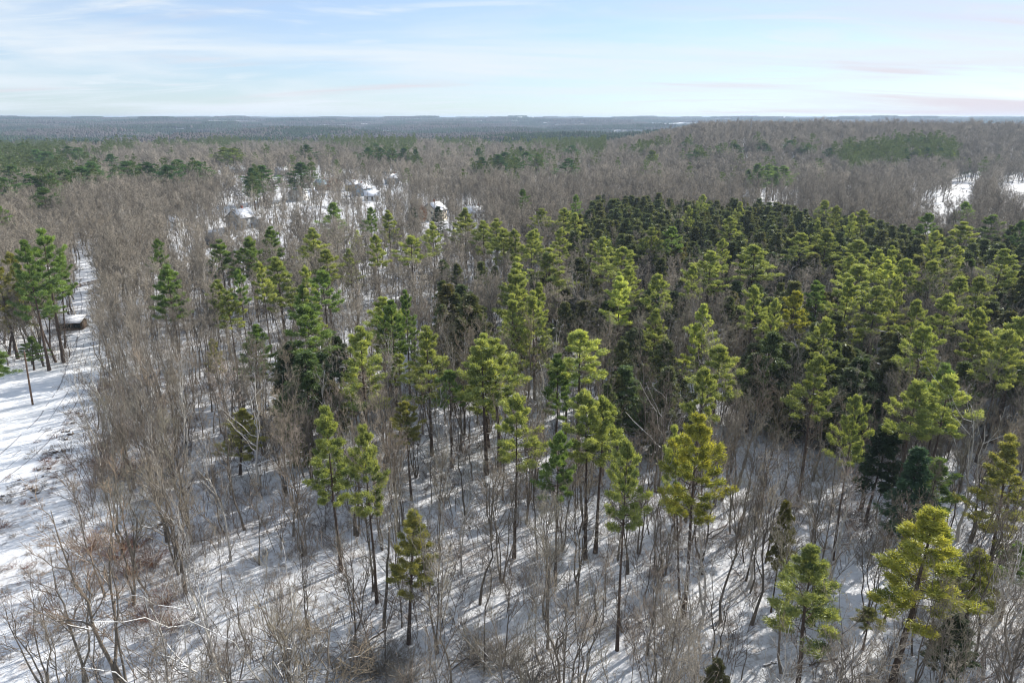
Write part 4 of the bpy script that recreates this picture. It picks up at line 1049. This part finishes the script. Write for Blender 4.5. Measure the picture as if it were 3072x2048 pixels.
# fallen and leaning poles
def logthing(name, lab, A, B, r, cat='log', z0=.1, z1=.1, branches=0):
    g = Geo(); P = np.linspace(A, B, 8); P += rng.normal(size=P.shape)*.10; P[:, 2] = np.linspace(A[2]+z0, B[2]+z1, 8)+rng.normal(size=8)*.04
    o0 = P[0].copy(); P = P-o0; tube(g, P, np.linspace(r, r*.35, 8), 6)
    if branches:
        L1, r1 = sprout(rng, P[None], np.array([r]), branches, .3, 1, .4, 1.1, .28, .1, 4); emit(g, L1, np.maximum(r1, .02), .4)
        L2, r2 = sprout(rng, L1, r1, 5, .2, 1, .4, 1., .5, .0, 2); cones(g, L2[:, 0], L2[:, 1], .014)
    o = link(name, g.mesh(name, M['log'])); o.location = o0; tag(o, lab, cat, 'fallen and leaning dead wood'); return o
def G0(t, x, y, z=0): 
    p = at_z(*px(t, x, y), z); return p
A_ = G0('D', 745, 930); B_ = at_y(*px('D', 1010, 665), A_[1]+5)
logthing('leaning_dead_tree', 'dead leaning trunk slanting up from the edge of the wood', A_, B_, .14, 'dead tree', 0, 0, 6)
A_ = G0('D', 770, 880); B_ = at_y(*px('D', 880, 610), A_[1]+3)
logthing('leaning_dead_tree', 'thin dead stem leaning just left of the slanting dead trunk', A_, B_, .08, 'dead tree', 0, 0, 4)
for k, (a, b, r, lab) in enumerate([(('H',300,1195),('H',100,1330),.16,'snow covered log behind the foot of the dark trunk at lower centre left'),(('G',1090,480),('G',1250,410),.2,'snowy log in the blue shaded hollow'),
    (('H',760,1470),('H',1010,1250),.12,'long pale fallen branch among the bottom thickets'),(('H',740,1480),('H',860,1250),.14,'upright tangle of a fallen limb beside the long pale branch'),(('H',480,820),('H',620,800),.1,'short fallen branch behind the small thin-crowned pine'),
    (('I',1060,1390),('I',860,1440),.2,'arched dead log beside the bushy green pine'),(('G',1180,620),('G',1480,570),.1,'thin fallen stem across the lower left slope'),(('F',800,880),('F',930,855),.16,'snow covered bough lying below the bright pine'),
    (('D',1120,1540),('D',1260,1480),.2,'larger snowy log in the shaded hollow'),(('I',560,1440),('I',700,1400),.12,'low snow covered log left of the bushy green pine')]):
    logthing('fallen_log', lab, G0(*a), G0(*b), r, branches=4 if k in (2, 3) else 0)
# dead standing snags
for k, (t, x, y, bx, by, r, lab) in enumerate([('H',1750,900,1750,1140,.16,'short broken dead snag left of the thick-trunked pine'),('D',700,420,675,890,.11,'lone slender stem at the road side edge of the wood'),('H',330,480,295,1195,.19,'dark dead trunk with hanging snowy limbs beside the narrow pine'),
    ('E',800,1040,850,1480,.13,'crooked pale dead trunk left of centre'),('E',870,1040,905,1240,.14,'crooked stub trunk just right of the crooked pale one'),('I',500,300,510,470,.16,'twisted snow lined snag right of the biggest bright pine')]):
    Bp = G0(t, bx, by); Tp = at_y(*px(t, x, y), Bp[1]); g = Geo(); P = np.linspace(Bp, Tp, 9); P[1:-1, :2] += rng.normal(size=(7, 2))*.09; P -= Bp
    tg_ = Geo(); tube(tg_, P, np.linspace(r, r*.4, 9), 6)
    L1, r1 = sprout(rng, P[None], np.array([r]), 9, .45, 1, .7, 1.4, .18, -.02, 4); emit(g, L1, np.maximum(r1*1.2, .03), .4)
    L2, r2 = sprout(rng, L1, r1, 4, .3, 1, .4, 1., .5, .0, 2); cones(g, L2[:, 0], L2[:, 1], .015)
    o = empty('dead_snag', tuple(Bp)); tag(o, lab, 'dead tree', 'dead standing trunks'); part(o, 'trunk', tg_, M['bark']); part(o, 'branches', g, M['paletree'])

# ------------------------------------------------------------------ utility pole
Bp = G0('D', 225, 720); Tp = at_y(*px('D', 165, 345), Bp[1]); o = empty('utility_pole', tuple(Bp)); tag(o, 'bare reddish wooden utility pole standing in the open snow', 'utility pole')
g = Geo(); v = Tp-Bp; tube(g, np.array([np.array([0, 0, -.3]), v*.25, v*.5, v*.75, v]), [.17, .16, .145, .13, .115], 10); part(o, 'pole', g, M['polewood'], True)
g = Geo(); cxx = v*.985; box(g, (-.14, -.14, 0), (.14, .14, .12)); g.V[-1] += np.float32(cxx); part(o, 'pole_cap', g, M['steel'])
g = Geo(); tube(g, np.array([v*.86+np.array([.12, -.1, 0]), v*.86+np.array([.3, -.25, 0])]), [.03, .03], 6); part(o, 'bracket', g, M['steel'])

# ------------------------------------------------------------------ shed
Bp = at_z(*px('D', 485, 205)); o = empty('shed', tuple(Bp), (0, 0, R(8))); tag(o, 'small open-fronted shed with snow on its sloped roof beside the road', 'shed')
def bxp(par, name, a, b, m, M_=None): g = Geo(); box(g, a, b, 0, M_); return part(par, name, g, m)
bxp(o, 'rear_wall', (-2.9, 2.4, 0), (2.9, 2.55, 2.0), M['darkgreen']); bxp(o, 'side_wall', (-2.9, -.3, 0), (-2.76, 2.398, 2.0), M['wood']); bxp(o, 'side_wall', (2.76, -.3, 0), (2.9, 2.398, 2.0), M['wood'])
for i in range(10): bxp(o, 'opening_shade', (-2.75+i*.55, -.42, .5), (-2.75+i*.55+.52, -.36+.01*(i % 3), 1.95), M['darkgreen'])  # dark slats across the open front stand in for the shade inside
bxp(o, 'skirting_board', (-2.9, -.44, 0), (2.9, -.34, .46), M['wood'])
th = R(14); RX = np.array([[1, 0, 0], [0, math.cos(th), -math.sin(th)], [0, math.sin(th), math.cos(th)]])
g = Geo(); box(g, (-3.15, -.9, 2.1), (3.15, 3.1, 2.2), 0, RX); rf = part(o, 'roof', g, M['wood'])
g = Geo(); box(g, (-3.1, -.85, 2.203), (3.1, 3.05, 2.42), 0, RX); part(rf, 'snow_cover', g, M['roofsnow'])
for i in range(4): bxp(o, 'post', (-2.8+i*1.83, -.62, 0), (-2.68+i*1.83, -.5, 1.95), M['wood'])
# pallet and brushwood heap at its left
o2 = empty('brush_pile', tuple(at_z(*px('D', 405, 170)))); tag(o2, 'rusty brown brush heap leaning on the left of the shed', 'brush pile')
part(o2, 'twigs', shrub_geo(870, 1.7, 70, 1.1, .03, 4), M['redbrush'])

# ------------------------------------------------------------------ wooden rail fence beyond the shed
A_ = at_z(*px('A', 505, 1255)); B_ = at_z(*px('A', 720, 1205)); dvv = B_-A_; Lf = np.linalg.norm(dvv); o = empty('rail_fence', tuple(A_), (0, 0, math.atan2(dvv[1], dvv[0])))
tag(o, 'low brown wooden rail fence crossing the snow beyond the shed', 'fence')
nP = int(Lf/2.4)+1
for i in range(nP): bxp(o, 'post', (i*2.4-.08, -.08, 0), (i*2.4+.08, .08, 1.15), M['wood'])
for i in range(nP-1):
    for z0 in (.25, .58, .90): bxp(o, 'rail', (i*2.4+.083, -.035, z0), (i*2.4+2.317, .035, z0+.2), M['wood'])

# ------------------------------------------------------------------ houses
PAL = dict(white=(.72, .71, .68), cream=(.62, .56, .44), grey=(.34, .36, .38), blue=(.24, .32, .40), tan=(.42, .34, .25), brown=(.16, .11, .08), yellow=(.55, .45, .25))
WM = {k: simple('siding_'+k, v, .7, .06, 1.) for k, v in PAL.items()}
M['blueroof'] = simple('blue_metal_roof', (.27, .36, .43), .45, .15, 1.)
def house(u, v, w, d, hw, rz, col, label, snow=True, roofm='roofing', cross=False, chim=True):
    Bp = at_z(u, v, 0)
    for _ in range(5): Bp = at_z(u, v, float(terrain(Bp[0], Bp[1])))
    o = empty('house', (Bp[0], Bp[1], float(terrain(Bp[0], Bp[1]))-.1), (0, 0, rz)); tag(o, label, 'house', 'houses among the trees')
    wm = WM[col]; rh = d*.36
    def gable(par, x0, x1, y0, y1, hw, rh, mroof):
        g = Geo(); ym = (y0+y1)/2
        V = [(x0,y0,0),(x1,y0,0),(x1,y1,0),(x0,y1,0),(x0,y0,hw),(x1,y0,hw),(x1,y1,hw),(x0,y1,hw),(x0,ym,hw+rh),(x1,ym,hw+rh)]
        T = [(0,1,5),(0,5,4),(2,3,7),(2,7,6),(1,2,6),(1,6,5),(1,5,6),(3,0,4),(3,4,7),(5,6,9),(7,4,8),(4,5,9),(4,9,8),(6,7,8),(6,8,9)]
        T.pop(6); g.add(V, T); wl = part(par, 'wall', g, wm)
        e = .45; t = .22; sl = rh/((y1-y0)/2)
        for s_, (ya, yb) in enumerate([(y0-e, ym), (y1+e, ym)]):
            za = hw-e*sl+.04; zb = hw+rh+.04; g = Geo()
            V = [(x0-e,ya,za),(x1+e,ya,za),(x1+e,yb,zb),(x0-e,yb,zb)]; V += [(a, b, c+t) for a, b, c in V]
            T = [(0,2,1),(0,3,2),(4,5,6),(4,6,7),(0,1,5),(0,5,4),(1,2,6),(1,6,5),(2,3,7),(2,7,6),(3,0,4),(3,4,7)]
            g.add(V, T); rf = part(par, 'roof', g, M[mroof])
            if snow:
                g = Geo(); i_ = .12
                V = [(x0-e+i_,ya+(i_ if yb > ya else -i_),za+t+.01),(x1+e-i_,ya+(i_ if yb > ya else -i_),za+t+.01),(x1+e-i_,yb,zb+t+.01),(x0-e+i_,yb,zb+t+.01)]
                V += [(a, b, c+.18) for a, b, c in V]; g.add(V, T); part(rf, 'snow_cover', g, M['roofsnow'])
        return wl
    gable(o, -w/2, w/2, -d/2, d/2, hw, rh, roofm)
    if cross: gable(o, w*.30, w*.30+w*.45, -d*.75, d*.25, hw*.72, rh*.8, roofm)
    nwin = max(2, int(w/2.4)); st = 2 if hw > 4.4 else 1
    for k in range(st):
        for i in range(nwin):
            x = -w/2+(i+.5)*w/nwin
            if k == 0 and i == nwin//2:
                bxp(o, 'door', (x-.5, -d/2-.06, .2), (x+.5, -d/2-.012, 2.3), M['wood']); continue
            f = bxp(o, 'window', (x-.5, -d/2-.05, 1.0+k*2.6), (x+.5, -d/2-.012, 2.2+k*2.6), M['white']); bxp(f, 'pane', (x-.42, -d/2-.07, 1.08+k*2.6), (x+.42, -d/2-.053, 2.12+k*2.6), M['glass'])
        for sx in (-1, 1):
            for y in (-d*.2, d*.2):
                xa, xb = sorted((sx*(w/2+.012), sx*(w/2+.05))); f = bxp(o, 'window', (xa, y-.45, 1.0+k*2.6), (xb, y+.45, 2.2+k*2.6), M['white'])
                xa, xb = sorted((sx*(w/2+.053), sx*(w/2+.07))); bxp(f, 'pane', (xa, y-.38, 1.08+k*2.6), (xb, y+.38, 2.12+k*2.6), M['glass'])
    if chim: bxp(o, 'chimney', (w*.22, d*.1, hw), (w*.22+.8, d*.1+.8, hw+rh+1.3), M['brick'])
    return o
house(1303, 660, 9, 9, 5.2, R(62), 'cream', 'cream two-storey house with snowy gable roof right of the bare street trees')
house(727, 684, 10, 9, 5.2, R(68), 'grey', 'grey house with steep snow covered roof among the trees at left centre', cross=True)
house(650, 738, 9, 7, 2.8, R(20), 'tan', 'low tan house with a brown gable end closest to the near wood', snow=False, roofm='roofing', chim=False)
house(521, 680, 7, 6, 2.7, R(70), 'white', 'small white outbuilding with tilted snowy roof at the left of the houses', chim=False)
house(703, 524, 15, 9, 4.5, R(12), 'grey', 'wide house with two pale blue snowy roofs behind the far trees', cross=True)
house(968, 570, 8, 8, 4.2, R(35), 'brown', 'dark house with a pale blue metal roof beside the rusty oak', snow=False, roofm='blueroof')
house(1086, 586, 11, 8, 4.6, R(75), 'blue', 'blue-grey house with snowy roof behind the thin street trees')
house(1116, 600, 9, 7, 2.8, R(15), 'white', 'low white garage in front of the blue-grey house', chim=False)
house(1424, 653, 8, 7, 3.0, R(10), 'white', 'low white house nearly hidden right of the cream house')
house(847, 528, 11, 8, 4.5, R(60), 'grey', 'grey house far behind between two dark pines')
house(746, 462, 12, 9, 4.8, R(70), 'white', 'distant white house with bright gable in the far woods')
house(642, 473, 10, 8, 4.5, R(30), 'cream', 'distant cream house left of the bright white one')
house(512, 471, 14, 9, 3.2, R(5), 'white', 'distant low white house alone left of the others')
house(1792, 443, 22, 12, 4.0, R(8), 'white', 'long white building with snowy roof behind the yellowish far pines')
house(1830, 421, 24, 12, 4.5, R(5), 'cream', 'long pale building just behind the long white building')
house(895, 600, 9, 8, 4.4, R(80), 'white', 'white house half hidden behind the dark pine above the streets')
house(1055, 572, 8, 8, 4.4, R(20), 'yellow', 'small yellow house left of the blue-grey house')
house(1175, 552, 10, 8, 4.4, R(15), 'grey', 'grey house with snow patched roof behind the street trees')
house(1240, 668, 6, 5, 2.6, R(20), 'brown', 'little brown garage left of the cream house', chim=False)
house(2228, 610, 9, 8, 4.4, R(30), 'tan', 'tan house glimpsed behind the spruce tops under the tall far pines', chim=False)
for k, (u, v) in enumerate([(1594,366),(1690,368),(1712,367),(1735,367),(1750,368),(1990,371),(2010,372),(265,358),(1560,372)]):
    D_ = 5200.; Pq = at_y(u, v, D_); o = None
    zg = float(terrain(Pq[0], D_)); g = Geo(); o = empty('farmhouse', (Pq[0], D_, zg+10)); tag(o, ['white speck of a building left of the far hillside row','first white building of the far hillside row','second white building of the far hillside row','third white building of the far hillside row','last white building of the far hillside row',
        'white building on the far ridge left of the wooded hill','white building on the far ridge nearest the wooded hill','pale building on the far left ridge','pale building below the far hillside row'][k], 'building', 'far buildings on the ridges')
    box(g, (-16, -6, 0), (16, 6, 9)); part(o, 'wall', g, M['white'])
    g = Geo(); g.add([(-17,-7,9),(17,-7,9),(17,7,9),(-17,7,9),(-17,0,13),(17,0,13)], [(0,1,5),(0,5,4),(2,3,4),(2,4,5),(1,2,5),(3,0,4)]); part(o, 'roof', g, M['roofsnow'])

# mast and water tower on the skyline
Pq = at_y(2256, 352, 760.); zg = float(terrain(Pq[0], 760.)); o = empty('radio_mast', (Pq[0], 760., zg)); tag(o, 'thin dark mast rising above the wooded ridge at right', 'mast')
g = Geo(); hM = Pq[2]-zg+1
for a in range(3): tube(g, [(.5*math.cos(a*2.09), .5*math.sin(a*2.09), 0), (.3*math.cos(a*2.09), .3*math.sin(a*2.09), hM)], [.14, .11], 5)
part(o, 'legs', g, M['steel']); g = Geo()
zz_ = np.arange(0, hM, 1.2)
for i, z0 in enumerate(zz_[:-1]):
    a = (i % 3)*2.09; tube(g, [(.45*math.cos(a), .45*math.sin(a), z0), (.45*math.cos(a+2.09), .45*math.sin(a+2.09), z0+1.2)], [.05, .05], 4)
part(o, 'bracing', g, M['steel'])
Pq = at_y(2353, 350, 5000.); o = empty('water_tower', (Pq[0], 5000., Pq[2]-30)); tag(o, 'tiny pale water tower on the skyline right of the mast', 'water tower')
g = Geo(); tube(g, [(0,0,0),(0,0,22)], [2.2, 1.8], 10); part(o, 'shaft', g, M['white'])
g = Geo(); tube(g, [(0,0,21),(0,0,23),(0,0,26),(0,0,29),(0,0,30.5)], [2, 6, 7.5, 6, 1.5], 14); part(o, 'tank', g, M['white'], True)

# ------------------------------------------------------------------ haze
HAZE = 0.00011
if HAZE:
    g = Geo(); box(g, (-13000, -400, -40), (13000, 15500, 64)); m, nt = mat('haze_air')
    pv = N(nt, 'ShaderNodeVolumePrincipled'); pv.inputs['Color'].default_value = (.62, .78, 1., 1); pv.inputs['Density'].default_value = HAZE; pv.inputs['Anisotropy'].default_value = .2
    oo = N(nt, 'ShaderNodeOutputMaterial'); nt.links.new(pv.outputs[0], oo.inputs['Volume'])
    o = link('haze', g.mesh('haze', m)); tag(o, kind='stuff', label='thin blue winter haze over the far woods')

# ------------------------------------------------------------------ labels for the trees without one of their own
LM = [((170,1000),'the shed'),((98,1130),'the utility pole'),((250,1100),'the road bend'),((300,880),'the widest feathery bare tree'),((490,880),'the full pine left of the houses'),
      ((975,1400),'the leftmost tall pine'),((1095,1450),'the narrow pine'),((1240,1650),'the small thin-crowned pine'),((1551,1300),'the yellow-tipped pine'),((1670,1450),'the darker green pine'),
      ((1785,1300),'the paired yellow-green pines'),((1880,1500),'the thick-trunked pine'),((2100,1400),'the biggest bright pine'),((2440,1820),'the bushy green pine'),((2800,1700),'the golden leaning pine'),
      ((2680,1420),'the tall dark hemlock'),((2990,1500),'the olive pine'),((2160,1150),'the spreading pale pine'),((2457,1200),'the bright leaning-tip pine'),((2800,1230),'the twin bright pines'),
      ((2780,1060),'the pale layered pine'),((770,1060),'the deep green pine'),((920,1000),'the wide flat-tiered pine'),((640,1090),'the thin olive pine'),((730,1300),'the sparse olive pine'),
      ((1290,1100),'the drooping bright pine'),((1450,1150),'the open crowned pine'),((1745,1080),'the pale yellow pine'),((1305,640),'the cream house'),((725,660),'the grey steep-roofed house'),
      ((650,725),'the low tan house'),((1090,580),'the blue-grey house'),((968,560),'the blue metal roof'),((703,515),'the two pale blue roofs'),((2310,560),'the tall far pine clump'),((2880,580),'the snowy field at right'),
      ((400,1650),'the red thickets'),((1660,780),'the largest mid-wood pine'),((1850,860),'the fork of dark spruces'),((2260,800),'the wood edge of spruces'),((1390,700),'the tall pine right of the cream house'),
      ((1000,680),'the tall pine above the streets'),((600,1450),'the shaded hollow'),((1450,1700),'the bottom centre slope'),((2560,1600),'the snow lined limbs'),((2255,365),'the skyline mast'),((1130,470),'the far dark pine row'),
      ((330,530),'the far left evergreen bank'),((560,520),'the second far evergreen bank'),((2700,470),'the far right pine grove'),((1600,490),'the far olive pines')]
LM += [((1800,640),'the left end of the spruce wood'),((2080,680),'the spruce wood middle'),((2350,710),'the spruce wood right half'),((2900,760),'the right spruce corner'),((2550,850),'the dense right pines'),((2900,900),'the right edge pines'),((2250,1010),'the dark spruce trunks'),((1950,960),'the mid-wood birches')]
LMP = np.array([l[0] for l in LM], float)
adjk = dict(white_pine=dict(b='bright green', y='golden', p='pale', g='deep green', d='dark', o='olive'), dark_spruce=dict(s='dark', d='near-black', u='bluish'), bare_hardwood={'': 'bare', 'pale': 'pale bare'})
nounk = dict(white_pine='pine', dark_spruce='spruce', bare_hardwood='hardwood')
buck = {}
for t in TREES:
    if t['label']: continue
    u, v = proj(t['x'], t['y'], t['z']+t['h']*.75); t['u'], t['v'] = u, v
    dd_ = np.hypot(LMP[:, 0]-u, (LMP[:, 1]-v)*1.2); i = int(np.argmin(dd_)); ddx = u-LMP[i, 0]; ddy = v-LMP[i, 1]
    if abs(ddx) > 2*abs(ddy): rel = 'right of' if ddx > 0 else 'left of'
    elif abs(ddy) > 2*abs(ddx): rel = 'in front of' if ddy > 0 else 'behind'
    else: rel = ('in front and ' if ddy > 0 else 'behind and ')+('right of' if ddx > 0 else 'left of')
    ad = adjk[t['kind']].get(t['tonename'], '')
    buck.setdefault((ad, nounk[t['kind']], rel, LM[i][1]), []).append((dd_[i], t))
for (ad, nn_, rel, lm_), L_ in buck.items():
    L_.sort(key=lambda q: q[0])
    for k, (_, t) in enumerate(L_):
        pos = '' if len(L_) == 1 else (', nearest to it' if k == 0 else f', {ordn[k] if k < 30 else "outer"} out')
        if pos: pos = pos.replace(' out from it', ' out')
        ht = 'tall' if t['h'] > (21 if nn_ == 'pine' else 14.5) else ('short' if t['h'] < (15 if nn_ == 'pine' else 11.5) else '')
        lb_ = ' '.join(f"{ht if len(rel) < 12 else ''} {ad} {nn_} {rel} {lm_}{pos}".split())
        if len(lb_.split()) > 15: lb_ = lb_.replace(' of the ', ' of ')
        t['o']['label'] = lb_
print('individual trees', len(TREES), {k: sum(1 for t in TREES if t['kind'] == k) for k in set(t['kind'] for t in TREES)})
